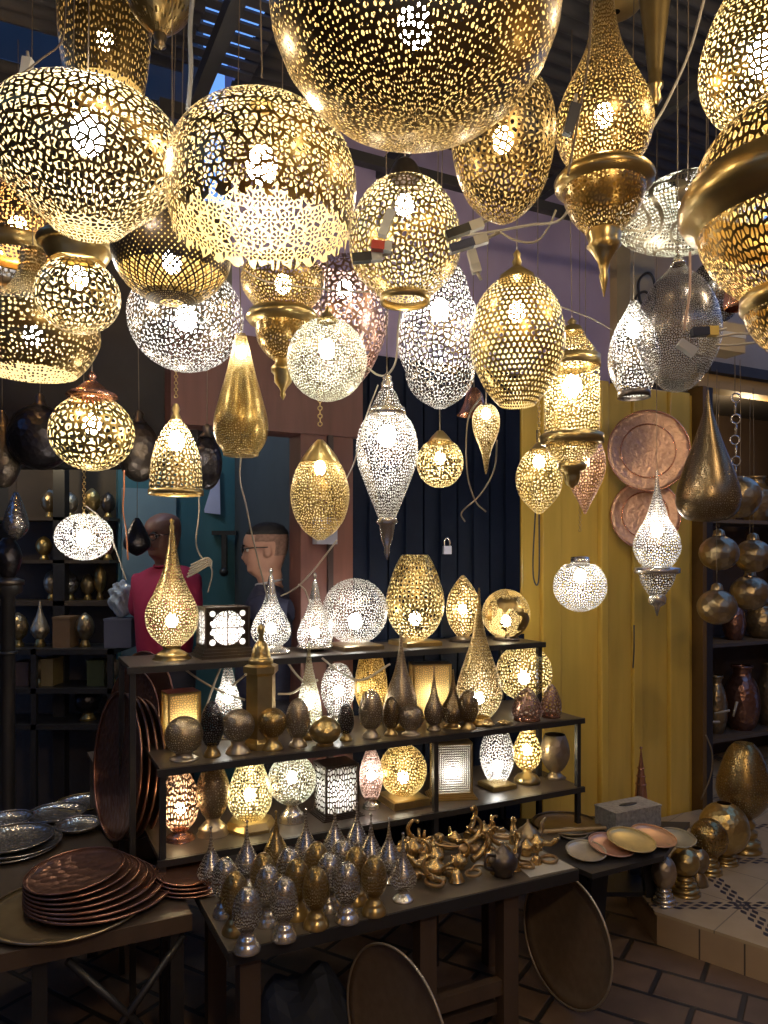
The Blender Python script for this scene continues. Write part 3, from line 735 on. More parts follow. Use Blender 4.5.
# bottom shelf
B = .66
def low(lab, cx, parts, bulb=None, v=B, name='table_lantern', **k): return stand(lab, cx, v, ZB, parts, bulb, name, **k)
yd = yv(180, B)
low('rose-coloured pierced egg lamp at the left end of the bottom shelf', 180, [('shade', P('rose', 'slot', 4.5, yd, .13), [(776, 1), (783, 7), (798, 15), (815, 18.5), (832, 16), (843, 8)], 's'), foot(842, 852, 15, CO)], (822, 5, 'warm', 50))
low('unlit brown-silver egg lamp on a stepped foot, second on the bottom shelf', 213, [('shade', P('pewter', 'leaf', 3.2, yd, .25), [(778, 1), (786, 9), (800, 15), (815, 17), (830, 12), (836, 8)], 's'), foot(835, 853, 16, PW)])
low('warm gold teardrop lamp with open top on a six-sided wooden base', 250, [('shade', P('pale', 'leaf', 4.2, yd, .15), [(766, 6), (772, 8), (785, 14), (803, 20), (820, 22), (832, 16), (836, 12)], 's'), ('base_plate', BR, [(836, 1), (836, 22), (842, 26), (845, 26), (845, 1)], 'p6')], (812, 6, 'warm', 50))
low('pierced brass globe lamp on the bottom shelf beside the warm teardrop lamp', 292, [('shade', P('pale', 'leaf', 4, yd, .16), sph(797, 24, 25, 773, 820)), foot(819, 838, 14, SI)], (795, 5.5, 'cool', 44))
panel_lantern('six-paned silver box lantern glowing white on the bottom shelf', 336, B, ZB, .14, .12, .20, DK, P('silver', 'slot', 4, 2.8, .12), (.015, 'cool', 44), .012, rot=.5, lid=True)
low('slim pointed silver-copper drop lamp between the silver box and the gold globe', 371, [('shade', P('rose', 'leaf', 3, 2.8, .13), [(752, .8), (762, 4), (775, 9), (790, 12), (805, 10), (814, 6)], 's'), foot(813, 822, 9, SI)], (790, 4.5, 'cool', 44))
low('gold pierced globe lamp on a square wooden base, bottom shelf centre', 403, [('shade', P('gold', 'leaf', 3.6, 2.95, .15), sph(780, 24, 26, 755, 805)), board(804, 812, 20, BR)], (787, 5.5, 'mid', 44))
panel_lantern('tall brass box lantern with maze-patterned front panel', 451, B-.02, ZB, .165, .085, .23, BR, metal('silver', 'maze', .008), (.016, 'cool', 44), .018, rot=.12, lid=True)
low('bright silver vase-shaped lamp with flat cut top near the right end of the bottom shelf', 497, [('shade', P('silver', 'leaf', 3.6, 3.05, .10), [(735, 9), (738, 11), (752, 15.5), (766, 17), (780, 13), (789, 8)], 's'), board(789, 794, 14, BR)], (773, 5, 'cool', 45))
low('gold net-pattern teardrop lamp on turned brass stand, bottom shelf', 527, [('shade', P('gold', 'leaf', 5, 3.1, .13), [(733, 3), (740, 6), (752, 12), (763, 14.5), (773, 11), (779, 5)], 's'), ('stand', BR, [(778, 4), (782, 5), (784, 10), (788, 13), (791, 13), (791, 1)])], (759, 5, 'mid', 44))
low('smoky bronze goblet vase at the right end of the bottom shelf', 555, [('bowl', metal('pewter', 'hammer', .03), [(742, 10), (750, 13), (762, 14.5), (774, 10), (779, 5)], 's'), ('stand', PW, [(778, 4), (782, 7), (785, 11), (785, 1)])], name='metal_vase')
# shelving rack
rack = thing('display_rack', 'black metal three-tier stepped rack holding the glowing lamps', 'rack', uv(-.32, .5, 0))
def ub(u0, u1, v0, v1, z0, z1, name, mat, parent=None):
    A = [uv(u0, v0, z0), uv(u1, v0, z0), uv(u1, v1, z0), uv(u0, v1, z0)]; T_ = [a+Vector((0, 0, z1-z0)) for a in A]
    off = parent.location if parent else Vector()
    return MB().hexa([p-off for p in A+T_]).build(name, mat, parent)
BLK = paint('black_steel', (.022, .02, .02), .42, var=.3)
SHB = paint('dark_shelf_board', (.06, .043, .03), .38, var=.4)
uL = uof(130, .70); uR1 = uof(543, .70); uL2 = uof(160, .5); uR2 = uof(582, .5)
ub(uL, uR1, .70, 1.02, ZT-.016, ZT, 'shelf', SHB, rack)
ub(uL2, uR2, .50, .98, ZM-.016, ZM, 'shelf', SHB, rack)
ub(uL2, uR2, .50, .98, ZB-.016, ZB, 'shelf', SHB, rack)
for u0, v0, zt in ((uL, .70, ZT), (uR1-.025, .70, ZT), (uL, .995, ZT), (uR1-.025, .995, ZT)):
    ub(u0, u0+.02, v0, v0+.02, 0, zt-.012, 'post', BLK, rack)
for u0 in (uL2, uR2-.025, (uL2+uR2)/2+.15): ub(u0, u0+.02, .50, .52, 0 if u0 != uR2-.025 else .45, ZM-.012, 'post', BLK, rack)
for z, a, b, v0 in ((ZT, uL, uR1, .69), (ZM, uL2, uR2, .49), (ZB, uL2, uR2, .49)):
    ub(a-.01, b+.01, v0, v0+.012, z-.024, z-.001, 'rail', BLK, rack)
# ------------------------------------------------------------------ tables
TBL = paint('scuffed_table_sheet', (.13, .105, .075), .4, metal_=.4, var=.45, scale=9)
WOODD = paint('dark_wood', (.075, .045, .026), .6, var=.4, stretch=(1, 1, .2), scale=12)
uE = uof(578, 0)
tb = thing('display_table', 'low metal-topped table crowded with small egg lamps and brass pieces', 'table', uv(0, 0, 0))
ub(-.02, uE, 0, .47, ZTAB-.03, ZTAB, 'tabletop', TBL, tb)
ub(-.02, uE, -.006, .0, ZTAB-.04, ZTAB-.002, 'edge_strip', BLK, tb)
for u0, v0 in ((.02, .02), (uE-.30, .02), (uE-.62, .02), (.02, .40), (uE-.1, .40)):
    ub(u0, u0+.06, v0, v0+.05, 0, ZTAB-.03, 'leg', WOODD, tb)
ub(uE-.57, uE-.30, .03, .06, .14, .19, 'stretcher', WOODD, tb)
ub(uE-.57, uE-.30, .06, .22, .06, .10, 'stretcher', WOODD, tb)
sh = MB().poly([(q.x, q.y) for q in (uv(uE-.20, .01), uv(uE-.01, .005), uv(uE-.03, .46), uv(uE-.12, .44))], ZTAB+.001, ZTAB+.004)
PAPER = paint('paper_sheet', (.42, .38, .30), .6, var=.1)
tag(sh.build('paper_sheet', PAPER), 'white paper sheet under the brass pile at the right end of the low table', 'paper')
# small egg lamps
def small_egg(kind):
    r = thing('egg_lamp', 'x', 'lamp', (0, 0, 0)); k = 2.1/F
    m = P(kind, 'slot', 2.6, 2.1, .20); f = SI if kind == 'silver' else BR
    rows = smooth_prof([(0, .3), (3, 6), (12, 12), (25, 14.5), (36, 12.5), (44, 7)])
    MB().lathe([(b*k, (63-a)*k) for a, b in rows], 28).build('shade', m, r)
    rows = smooth_prof([(43, 7), (47, 6), (51, 9), (54, 10), (57, 12), (61, 13.5), (63, 13.5)])
    MB().lathe([(b*k, (63-a)*k) for a, b in rows]+[(.001, 0)], 28).build('foot', f, r)
    return r
def small_drop(kind):
    r = thing('drop_lamp', 'x', 'lamp', (0, 0, 0)); k = 2.3/F
    m = P(kind, 'slot', 2.4, 2.3, .20); f = SI if kind == 'silver' else BR
    rows = smooth_prof([(0, .6), (12, 1.6), (22, 3.6), (32, 8.5), (42, 13.5), (49, 14), (56, 9), (59, 5)])
    MB().lathe([(b*k, (68-a)*k) for a, b in rows], 28).build('shade', m, r)
    rows = smooth_prof([(58, 5), (60, 5), (63, 8), (66, 11), (68, 11)])
    MB().lathe([(b*k, (68-a)*k) for a, b in rows]+[(.001, 0)], 28).build('foot', f, r)
    MB().ball((0, 0, 68.3*k), 1.6*k, 8, 6).build('tip', f, r)
    return r
protoE = {}; protoD = {}
used = set()
def put_egg(kind, px, top, label, drop=False):
    h = (68*2.3 if drop else 63*2.1)/F
    Yy = (CZ-ZTAB-h)*F/(top-HY); loc = Vector(((px-HX)/F*Yy, Yy, ZTAB))
    D = protoD if drop else protoE
    if kind not in D:
        D[kind] = small_drop(kind) if drop else small_egg(kind); o = D[kind]; o.location = loc; o['label'] = label
    else: o = copy_tree(D[kind], loc, label, rz=random.uniform(0, 6))
    o['group'] = 'small drop lamps on the low table' if drop else 'small egg lamps on the low table'
for kind, px, top, lab in (
    ('silver', 247, 886, 'small silver egg lamp at the front left corner of the low table'),
    ('silver', 284, 876, 'small silver egg lamp in the table front row, second from the left corner'),
    ('brass', 316, 866, 'small brass egg lamp in the front row of the low table, third from the left'),
    ('silver', 347, 861, 'small silver egg lamp in the front row between two brass egg lamps'),
    ('brass', 374, 855, 'small brass egg lamp ending the front row, beside the front drop lamp'),
    ('brass', 235, 871, 'small brass egg lamp behind the silver one on the front left table corner'),
    ('silver', 268, 864, 'small silver egg lamp in the second row, behind the second silver front one'),
    ('brass', 297, 858, 'small brass egg lamp in the second row, behind the front brass one'),
    ('silver', 329, 852, 'small silver egg lamp in the second row, between two brass egg lamps'),
    ('brass', 356, 846, 'small brass egg lamp in the second row near its right end'),
    ('silver', 225, 857, 'small silver egg lamp at the left table edge, behind the corner pieces'),
    ('brass', 263, 852, 'small brass egg lamp in the third row, second from the left'),
    ('silver', 289, 846, 'small silver egg lamp in the third row, centre left'),
    ('brass', 317, 841, 'small brass egg lamp in the third row, centre'),
    ('silver', 342, 838, 'small silver egg lamp in the third row, rightmost')):
    put_egg(kind, px, top, lab)
for kind, px, top, lab in (
    ('silver', 403, 834, 'silver drop lamp at the front right, next to the pile of brass ornaments'),
    ('silver', 389, 819, 'silver drop lamp right behind the last front brass egg lamp'),
    ('silver', 371, 815, 'silver drop lamp third from the brass ornament pile'),
    ('silver', 357, 803, 'silver drop lamp with the tallest-standing spire at the back row right'),
    ('silver', 335, 806, 'silver drop lamp in the back row under the silver box lantern'),
    ('silver', 306, 810, 'silver drop lamp in the back row under the pierced brass globe lamp'),
    ('brass', 276, 812, 'only brass drop lamp, in the back row of the low table'),
    ('silver', 247, 822, 'silver drop lamp left of the brass drop lamp'),
    ('silver', 211, 828, 'silver drop lamp at the left rear corner of the low table')):
    put_egg(kind, px, top, lab, True)
# pile of small brass pieces
HP = paint('worn_gilt_brass', (.52, .34, .13), .26, metal_=.85, var=.5, scale=40); HP2 = paint('worn_brown_brass', (.34, .22, .10), .3, metal_=.85, var=.5, scale=40)
def oil_lamp():
    r = thing('brass_oil_lamp', 'x', 'ornament', (0, 0, 0))
    MB().lathe([(.001, .0), (.02, .0), (.016, .006), (.026, .014), (.034, .026), (.028, .038), (.014, .044), (.012, .05), (.001, .056)][::-1], 16).build('body', HP, r)
    MB().tube(curve3([(.025, 0, .026), (.055, 0, .028), (.075, 0, .045), (.085, 0, .05)]), [.011]*6+[.009]*6+[.005]*7, 8).build('spout', HP, r)
    MB().tube(curve3([(-.025, 0, .032), (-.055, 0, .05), (-.06, 0, .03), (-.035, 0, .018)]), .0035, 6).build('handle', HP, r)
    return r
def horn():
    r = thing('brass_horn', 'x', 'ornament', (0, 0, 0)); pts = curve3([(0, 0, .012), (.03, .005, .018), (.06, .01, .035), (.075, .01, .065), (.06, .01, .09), (.045, .01, .088)], 5)
    n = len(pts); MB().tube(pts, [.013-.010*i/n for i in range(n)], 8).build('stem', HP, r); MB().ball((.043, .01, .086), .007, 8, 6).build('tip', HP, r)
    return r
def ladle():
    r = thing('brass_ladle', 'x', 'ornament', (0, 0, 0))
    MB().ball((0, 0, .018), .024, 12, 8, (1, 1, .7)).build('bowl', HP2, r)
    MB().tube(curve3([(.018, 0, .026), (.07, .005, .03), (.12, 0, .045), (.14, 0, .035)]), .004, 6).build('handle', HP2, r)
    return r
def ringo():
    r = thing('brass_bracelet', 'x', 'ornament', (0, 0, 0))
    MB().torus((0, 0, .007), .026, .006, None, 18, 7).build('ring', HP2, r); return r
def bell():
    r = thing('brass_bell', 'x', 'ornament', (0, 0, 0))
    MB().lathe([(.024, 0), (.02, .008), (.016, .022), (.009, .032), (.003, .034)][::-1], 16).build('body', HP, r)
    MB().tube([(0, 0, .033), (0, 0, .05), (0, 0, .07)], [.004, .006, .003], 8).build('handle', HP, r); return r
prs = [(oil_lamp, 'small brass spouted oil lamp lying in the heap on the low table', 9), (horn, 'small curved brass horn in the heap on the low table', 15), (ladle, 'small brass ladle lying in the heap on the low table', 9), (ringo, 'brass ring bracelet in the heap on the low table', 9), (bell, 'little brass hand bell in the heap on the low table', 8)]
random.seed(21)
u_a = uof(425, .12); u_b = uof(530, .2)
cells = [(u_a-.02+(u_b-u_a+.06)*(i+.5)/10, .05+.38*(j+.5)/5) for i in range(10) for j in range(5)]
random.shuffle(cells); ci = 0
for fn, lab, n in prs:
    p0 = fn(); p0['label'] = lab; p0['group'] = 'heap of small brass pieces on the low table'
    for i in range(n):
        u, v = cells[ci]; ci += 1
        u += random.uniform(-.015, .015); v += random.uniform(-.01, .01)
        loc = uv(u, v, ZTAB+.004+random.choice([0, 0, .012]))
        sc = random.uniform(.85, 1.2)
        if i == 0: o = p0; o.location = loc; o.scale = (sc,)*3
        else: o = copy_tree(p0, loc, lab, sc=sc)
        o.rotation_euler = (random.uniform(-.15, .15), random.uniform(-.15, .15), random.uniform(0, 6.28))
# dark teapot pieces at the right end of the heap
def teapot(lab, px, v, sc, m):
    t = thing('metal_teapot', lab, 'teapot', uv(uof(px, v), v, ZTAB+.004), None, .6); t.scale = (sc,)*3
    MB().lathe([(.001, .0), (.03, .0), (.028, .006), (.042, .025), (.045, .045), (.03, .065), (.018, .072)][::-1], 24).build('body', m, t)
    MB().lathe([(.001, .098), (.004, .096), (.003, .088), (.012, .08), (.02, .071)], 20).build('lid', m, t)
    MB().tube(curve3([(.038, 0, .03), (.062, 0, .045), (.07, 0, .075), (.085, 0, .085)]), [.011]*6+[.008]*6+[.005]*7, 8).build('spout', m, t)
    MB().tube(curve3([(-.03, 0, .062), (-.065, 0, .07), (-.068, 0, .035), (-.04, 0, .022)]), .0045, 6).build('handle', m, t)
teapot('dark tarnished teapot at the front right end of the brass heap', 503, .07, 1.15, DK)
teapot('bronze teapot with pointed lid on the white paper sheet', 528, .22, 1.1, BZ)
# ------------------------------------------------------------------ trays and plates
def disc(name, lab, cat, c, R, depth, m, rot=None, inner=None, group=None, rimw=.12, parts=True, sides=48):
    """round tray; local z is the face normal"""
    t = thing(name, lab, cat, c, group)
    if rot is not None: t.rotation_euler = rot
    pl = MB().lathe([(.001, .002), (R*(1-rimw*2), .002), (R*(1-rimw), depth*.5), (R*(1-rimw*.3), depth), (R*(1-rimw*.3), depth-.002), (R*(1-rimw), depth*.5-.002), (R*(1-rimw*2), 0), (.001, 0)], sides).build('plate', inner or m, t)
    mb = MB(); mb.torus((0, 0, depth), R*(1-rimw*.25), max(.0025, R*.018), None, sides, 6); mb.build('rim', m, pl)
    t['_'] = 0; del t['_']
    return t
def normal_rot(n, roll=0):
    return Vector(n).to_track_quat('Z', 'Y').to_euler()
GREYT = paint('worn_tray_metal', (.36, .29, .20), .28, metal_=.45, var=.35, scale=5)
TRIN = paint('brown_tray_face', (.27, .19, .12), .36, metal_=.4, var=.35, scale=30)
ENG = metal('copper', 'hammer', .012)
ENGS = metal('steel', 'hammer', .012)
# large trays leaning on the ground
Yt = 2.42
disc('round_tray', 'large worn metal tray leaning on the right front end of the low table', 'tray', Vector((.672, 2.69, .236)), .234, .024, GREYT, normal_rot((-.76, -.42, .05)), inner=TRIN, rimw=.14)
disc('round_tray', 'large dark metal tray leaning under the middle of the low table', 'tray', Vector((.045, 2.17, .238)), .237, .02, GREYT, normal_rot((-.78, -.62, .04)), inner=TRIN)
# left table
LT = thing('tray_table', 'dark table in the left foreground carrying stacks of copper trays', 'table', uv(-.85, .28, 0))
uA = uof(-60, .27); uB = uof(192, .27)
MB().poly([((uv(a_, b_)-LT.location).x, (uv(a_, b_)-LT.location).y) for a_, b_ in ((uA, .27), (uB, .27), (uB, .47), (uL-.03, .47), (uL-.03, 1.24), (uA, 1.24))], ZTAB-.025, ZTAB).build('tabletop', SHB, LT)
ub(uA, uB, .264, .27, ZTAB-.05, ZTAB, 'edge_strip', WOODD, LT)
for u0, v0 in ((uA+.05, .29), (uof(32, .27), .29), (uB-.06, .29), (uA+.05, 1.18), (uL-.1, 1.18), (uB-.06, .42)):
    ub(u0, u0+.04, v0, v0+.04, 0, ZTAB-.025, 'leg', BLK, LT)
_d = LT.location
MB().tube([uv(uB-.35, .29, .45)-_d, uv(uB-.02, .29, .05)-_d], .012, 6).build('brace', BLK, LT)
MB().tube([uv(uB-.02, .29, .45)-_d, uv(uB-.35, .29, .05)-_d], .012, 6).build('brace', BLK, LT)
DC = metal('darkcopper'); CP2 = metal('darkcopper', 'hammer', .03)
Ys = 2.16; z = ZTAB
ords = ['bottom', 'second', 'third', 'fourth', 'fifth', 'sixth', 'top']
base = at(70, 900, 2.05)
disc('round_tray', 'brown copper tray with orange-lit edge sticking out left beneath the stack', 'tray', Vector((-.98, 2.30, ZTAB+.001)), .24, .012, metal('bronze'))
for i in range(7):
    R = .225-.012*i
    disc('round_tray', 'dark copper tray, %s of the seven in the big overlapping stack on the left table' % ords[i], 'tray', Vector((-.905-.013*i, 2.37-.0*i, ZTAB+.016+.0115*i)), R, .011, DC, Euler((.015*i, -.012*i, 0)), group='stack of copper trays on the left table', inner=CP2)
for i in range(4):
    disc('round_tray', 'small coppery tray, %s of the short stack between the big stack and the egg lamps' % ['lowest', 'second', 'third', 'uppermost'][i], 'tray', Vector((-.635-.008*i, 2.47, ZTAB+.003+.012*i)), .125-.008*i, .011, metal('copper'), Euler((.02*i, .03*i, 0)), group='short stack of small trays')
# upright trays leaning on the rack
nn = Vector((-.80, -.60, .10)).normalized()
for i in range(4):
    c = Vector((-1.025+.028*i, 2.89+.008*i, ZTAB+.288-.006*i))
    disc('round_tray', 'big dark copper tray standing on edge, %s of the upright four beside the rack' % ['front', 'second', 'third', 'rearmost'][i], 'tray', c, .285-.006*i, .014, DC, normal_rot(nn), group='copper trays standing on edge', inner=CP2)
disc('round_tray', 'reddish copper tray standing on edge behind and above the upright four', 'tray', Vector((-1.08, 3.25, .94)), .19, .014, metal('darkcopper', 'hammer', .02), normal_rot((-.62, -.78, .05)))
disc('round_tray', 'second reddish copper tray, set lower behind the upright four', 'tray', Vector((-1.05, 3.30, .98)), .22, .014, DC, normal_rot((-.62, -.78, .05)))
crt = thing('wooden_crate', 'dark wooden crate behind the rack carrying two reddish trays on edge', 'crate', Vector((-1.10, 3.28, 0)), None, .5)
for z_ in range(5): MB().box((0, -.1, .08+.148*z_), (.34, .016, .12)).build('slat', WOODD, crt)
for z_ in range(5): MB().box((0, .1, .08+.148*z_), (.34, .016, .12)).build('slat', WOODD, crt)
for s_ in (-1, 1): MB().box((s_*.16, 0, .37), (.02, .19, .74)).build('side', WOODD, crt)
MB().box((0, 0, .745), (.36, .23, .012)).build('lid', WOODD, crt)
# silver plates on the rear left table
RT = thing('plate_table', 'dark rear table at the left edge with shiny silver plates', 'table', uv(-1.6, 1.1, 0))
ub(-1.7, -.85, 1.0, 1.55, ZTAB-.03, ZTAB, 'tabletop', SHB, RT)
for u0 in (-1.68, -.92):
    for v0 in (1.02, 1.5): ub(u0, u0+.04, v0, v0+.04, 0, ZTAB-.03, 'leg', BLK, RT)
SP = metal('steel', 'hammer', .02); SIs = metal('steel')
for i, (px, py, R, lab) in enumerate((
    (12, 850, .17, 'engraved silver plate stack lowest plate at the left edge'), (17, 846, .16, 'engraved silver plate lying on the lowest one at the left edge'), (12, 842, .15, 'engraved silver plate on top of the pair at the left edge'),
    (48, 822, .12, 'silver plate with bright blue reflection behind the engraved pile'), (57, 816, .12, 'second silver plate overlapping the blue-reflecting one'),
    (10, 822, .09, 'small silver plate at the far left rear of the table'), (83, 806, .12, 'brass-rimmed plate farthest back on the rear left table'), (78, 828, .09, 'dull small plate near the upright copper trays'))):
    Yp = (CZ-ZTAB-.012*(i % 3))*F/(py-HY)
    disc('silver_plate', lab, 'plate', Vector(((px-HX)/F*Yp, Yp, ZTAB+.012*(i % 3)+.001)), R, .018, SIs if i != 6 else BR, Euler((.02, .02*(i % 2), 0)), inner=SP)
RED = paint('red_plastic', (.55, .02, .02), .35)
c_ = at(94, 800, 3.3); c_.z = ZTAB
rc = thing('red_cup', 'red plastic cup behind the upright copper trays on the rear table', 'cup', uv(-1.02, 1.45, ZTAB))
MB().lathe([(.03, .07), (.027, .03), (.024, .0), (.001, 0)], 20).build('cup', RED, rc)
MB().torus((0, 0, .07), .03, .003, None, 20, 6).build('rim', RED, rc)
# right side table with ceramic-looking plates
RT2 = thing('black_plate_table', 'small black table on a plastic stool holding a fan of plates', 'table', uv(uof(560, .35), .35, 0))
ZP = .43
o_ = RT2.location
quad = [at(512, 828, 1), at(690, 838, 1), at(672, 866, 1), at(560, 868, 1)]
def onz(px, py, z):
    Yq = (CZ-z)*F/(py-HY); return Vector(((px-HX)/F*Yq, Yq, z))
qs = [onz(592, 874, ZP), onz(664, 856, ZP), onz(690, 822, ZP), onz(500, 818, ZP), onz(528, 846, ZP)]
MB().poly([(q.x-o_.x, q.y-o_.y) for q in qs], ZP-.02, ZP).build('tabletop', BLK, RT2)
sc_ = onz(634, 912, .12)
PLS = paint('black_plastic', (.018, .018, .022), .4)
mb = MB()
for sx in (-1, 1):
    for sy in (-1, 1):
        MB().hexa([Vector((sc_.x+sx*.13-o_.x-.03, sc_.y+.22+sy*.11-o_.y-.02, 0)), Vector((sc_.x+sx*.13-o_.x+.03, sc_.y+.22+sy*.11-o_.y-.02, 0)), Vector((sc_.x+sx*.13-o_.x+.03, sc_.y+.22+sy*.11-o_.y+.02, 0)), Vector((sc_.x+sx*.13-o_.x-.03, sc_.y+.22+sy*.11-o_.y+.02, 0)),
                   Vector((sc_.x+sx*.10-o_.x-.04, sc_.y+.22+sy*.09-o_.y-.02, ZP-.02)), Vector((sc_.x+sx*.10-o_.x+.04, sc_.y+.22+sy*.09-o_.y-.02, ZP-.02)), Vector((sc_.x+sx*.10-o_.x+.04, sc_.y+.22+sy*.09-o_.y+.02, ZP-.02)), Vector((sc_.x+sx*.10-o_.x-.04, sc_.y+.22+sy*.09-o_.y+.02, ZP-.02))]).build('leg', PLS, RT2)
MB().box((sc_.x-o_.x, sc_.y+.22-o_.y, .14), (.24, .2, .02)).build('stretcher', PLS, RT2)
PL = {}
def plmat(n, c): return paint('plate_'+n, c, .35, metal_=.55, var=.3, scale=20)
for i, (px, py, R, mt, lab) in enumerate((
    (586, 853, .080, plmat('cream', (.52, .46, .34)), 'cream oval-looking plate at the front of the plate fan'),
    (611, 847, .092, plmat('pink', (.66, .38, .26)), 'pinkish copper plate second in the fan'),
    (631, 842, .098, plmat('yellow', (.66, .50, .20)), 'yellow brass plate in the middle of the fan'),
    (653, 838, .094, plmat('orange', (.68, .40, .22)), 'orange copper plate behind the yellow one'),
    (676, 840, .080, plmat('grey', (.40, .36, .25)), 'greenish grey plate at the right end of the fan'),
    (545, 839, .062, plmat('tan', (.38, .30, .2)), 'dull tan plate left behind the plate fan'),
    (573, 836, .062, plmat('tan2', (.36, .30, .2)), 'dull tan plate in the middle behind the plate fan'))):
    q = onz(px, py, ZP+(.012, .020, .034, .022, .008, .004, .004)[i])
    disc('small_plate', lab, 'plate', q, R, .012, mt, Euler((.16 if i < 5 else .03, .10 if i in (1, 2, 3) else .0, 0)), sides=32)
disc('round_tray', 'dark brown tray resting behind the plates against the yellow door', 'tray', onz(566, 826, ZP+.004), .15, .015, metal('bronze'), Euler((.0, 0, 0)))
bs = thing('wooden_stick', 'thin bamboo stick lying across the tray behind the plates', 'stick', onz(560, 831, ZP+.03))
a_ = onz(516, 833, ZP+.03)-bs.location; b_ = onz(606, 828, ZP+.03)-bs.location
WOODL = paint('light_wood', (.45, .30, .13), .5, var=.2)
MB().tube([a_, (a_+b_)/2, b_], .008, 8).build('stick', WOODL, bs)
for t in (.33, .66): MB().ball(a_+(b_-a_)*t, .0095, 8, 6).build('node', WOODL, bs)
TISS = paint('embossed_silver', (.42, .41, .38), .3, metal_=.4, var=.7, scale=70, bump=.8)
# tissue box on its own spot
tq = onz(628, 826, ZP); tx = thing('tissue_box', 'silver embossed tissue box with oval slot at the foot of the yellow door', 'box', Vector((tq.x, tq.y, ZP)), None, .46)
MB().box((0, 0, .045), (.26, .13, .09)).build('body', TISS, tx)
MB().box((0, 0, .045), (.25, .12, .085)).build('liner', DK, tx)
MB().box((0, 0, .092), (.265, .135, .006)).build('lid', TISS, tx)
MB().lathe([(.05, .0955), (.05, .0965), (.001, .0965)], 24, squash=(1, .35, 1)).build('slot', BLK, tx)
s_ = at(641, 800, 3.62)
sp = thing('spire_ornament', 'thin brown metal spire standing behind the tissue box', 'ornament', Vector((s_.x, s_.y, .135)))
kk = 3.62/F; zz0 = s_.z-.135
MB().lathe([(.4*kk, zz0+52*kk), (2*kk, zz0+38*kk), (4*kk, zz0+22*kk), (6.5*kk, zz0), (8*kk, 0), (.001, 0)], 16).build('spire', metal('copper'), sp)
for h_ in (8, 16, 24): MB().torus((0, 0, zz0+(40-h_)*kk), (2.2+h_*.11)*kk, .8*kk, None, 12, 5).build('ring', CO, sp)
MB().ball((0, 0, zz0+52*kk), 1.6*kk, 8, 6).build('tip', CO, sp)
# copper wall trays on the yellow door
COD = paint('polished_copper', (.74, .38, .24), .2, metal_=.75, var=.2); ENG2 = paint('engraved_copper', (.78, .44, .28), .22, metal_=.7, var=.4, scale=40, bump=1.0)
for px, py, r, lab, dv in ((648, 451, 40, 'large engraved copper tray hung on the yellow door, upper of two', .94), (645, 515, 34, 'smaller copper tray hung on the yellow door just below the large one', 1.0)):
    Yw = yv(px, dv); c = at(px, py, Yw); R = r*Yw/F*1.05
    t = disc('copper_tray', lab, 'tray', c, R, .018, COD, normal_rot((-.06, -.99, .04)), inner=ENG2, rimw=.16)
    MB().torus((0, 0, .006), R*.64, .004, None, 40, 6).build('inner_ring', COD, t.children[0])
# ------------------------------------------------------------------ right shop platform pieces
ZS = .135
def ringfoot(y0, y1, r, r0):
    h = y1-y0; out = [(y0, r0)]
    for t, a, b in ((.08, .45, .62), (.36, .55, .74), (.64, .68, .9)):
        out += [(y0+h*t, r*a), (y0+h*(t+.06), r*b), (y0+h*(t+.17), r*b), (y0+h*(t+.23), r*a)]
    return out+[(y0+h*.92, r), (y1, r), (y1, 1)]
def bronze_piece(lab, cx, base, parts, name='bronze_lantern'):
    Yp = (CZ-ZS)*F/(base-HY)
    return stand(lab, cx, 0, ZS, parts, None, name, Yd=Yp)
HB = metal('brass', 'hammer', .02)
bronze_piece('tall brass vase lantern with cut top on ringed foot in the shop opening', 744, 850, [('shade', P('brass', 'leaf', 3, 3.7, .26), [(743, 9), (752, 16), (775, 24), (792, 26), (808, 18), (818, 8)], 's'), ('foot', BR, ringfoot(817, 850, 17, 8))], 'brass_vase_lantern')
bronze_piece('large dull brass ball lamp behind the two small footed balls on the step', 724, 862, [('shade', HB, sph(828, 24, 26, 803, 850)), ('foot', BR, ringfoot(849, 862, 14, 8))])
bronze_piece('dotted brass ball lamp on ringed foot in front of the large dull one', 709, 872, [('shade', P('brass', 'dots', 3, 3.6, .25), sph(838, 18, 19, 819, 855)), ('foot', BR, ringfoot(854, 872, 13, 7))])
bronze_piece('small brass ball lamp on thick foot near the edge of the step', 685, 893, [('shade', metal('brass', 'hammer', .03), sph(862, 14, 14, 848, 875)), ('foot', BR, ringfoot(874, 893, 15, 8))])
bronze_piece('little bronze ball lamp partly hidden between the footed balls', 697, 884, [('shade', metal('bronze', 'hammer', .03), sph(860, 12, 13, 848, 872)), ('foot', BZ, [(871, 6), (877, 9), (884, 11), (884, 1)])])
bronze_piece('small silver footed lamp at the left corner of the step', 664, 903, [('shade', metal('pewter', 'hammer', .03), sph(872, 12, 17, 856, 887)), ('foot', SI, ringfoot(886, 903, 12, 6))])
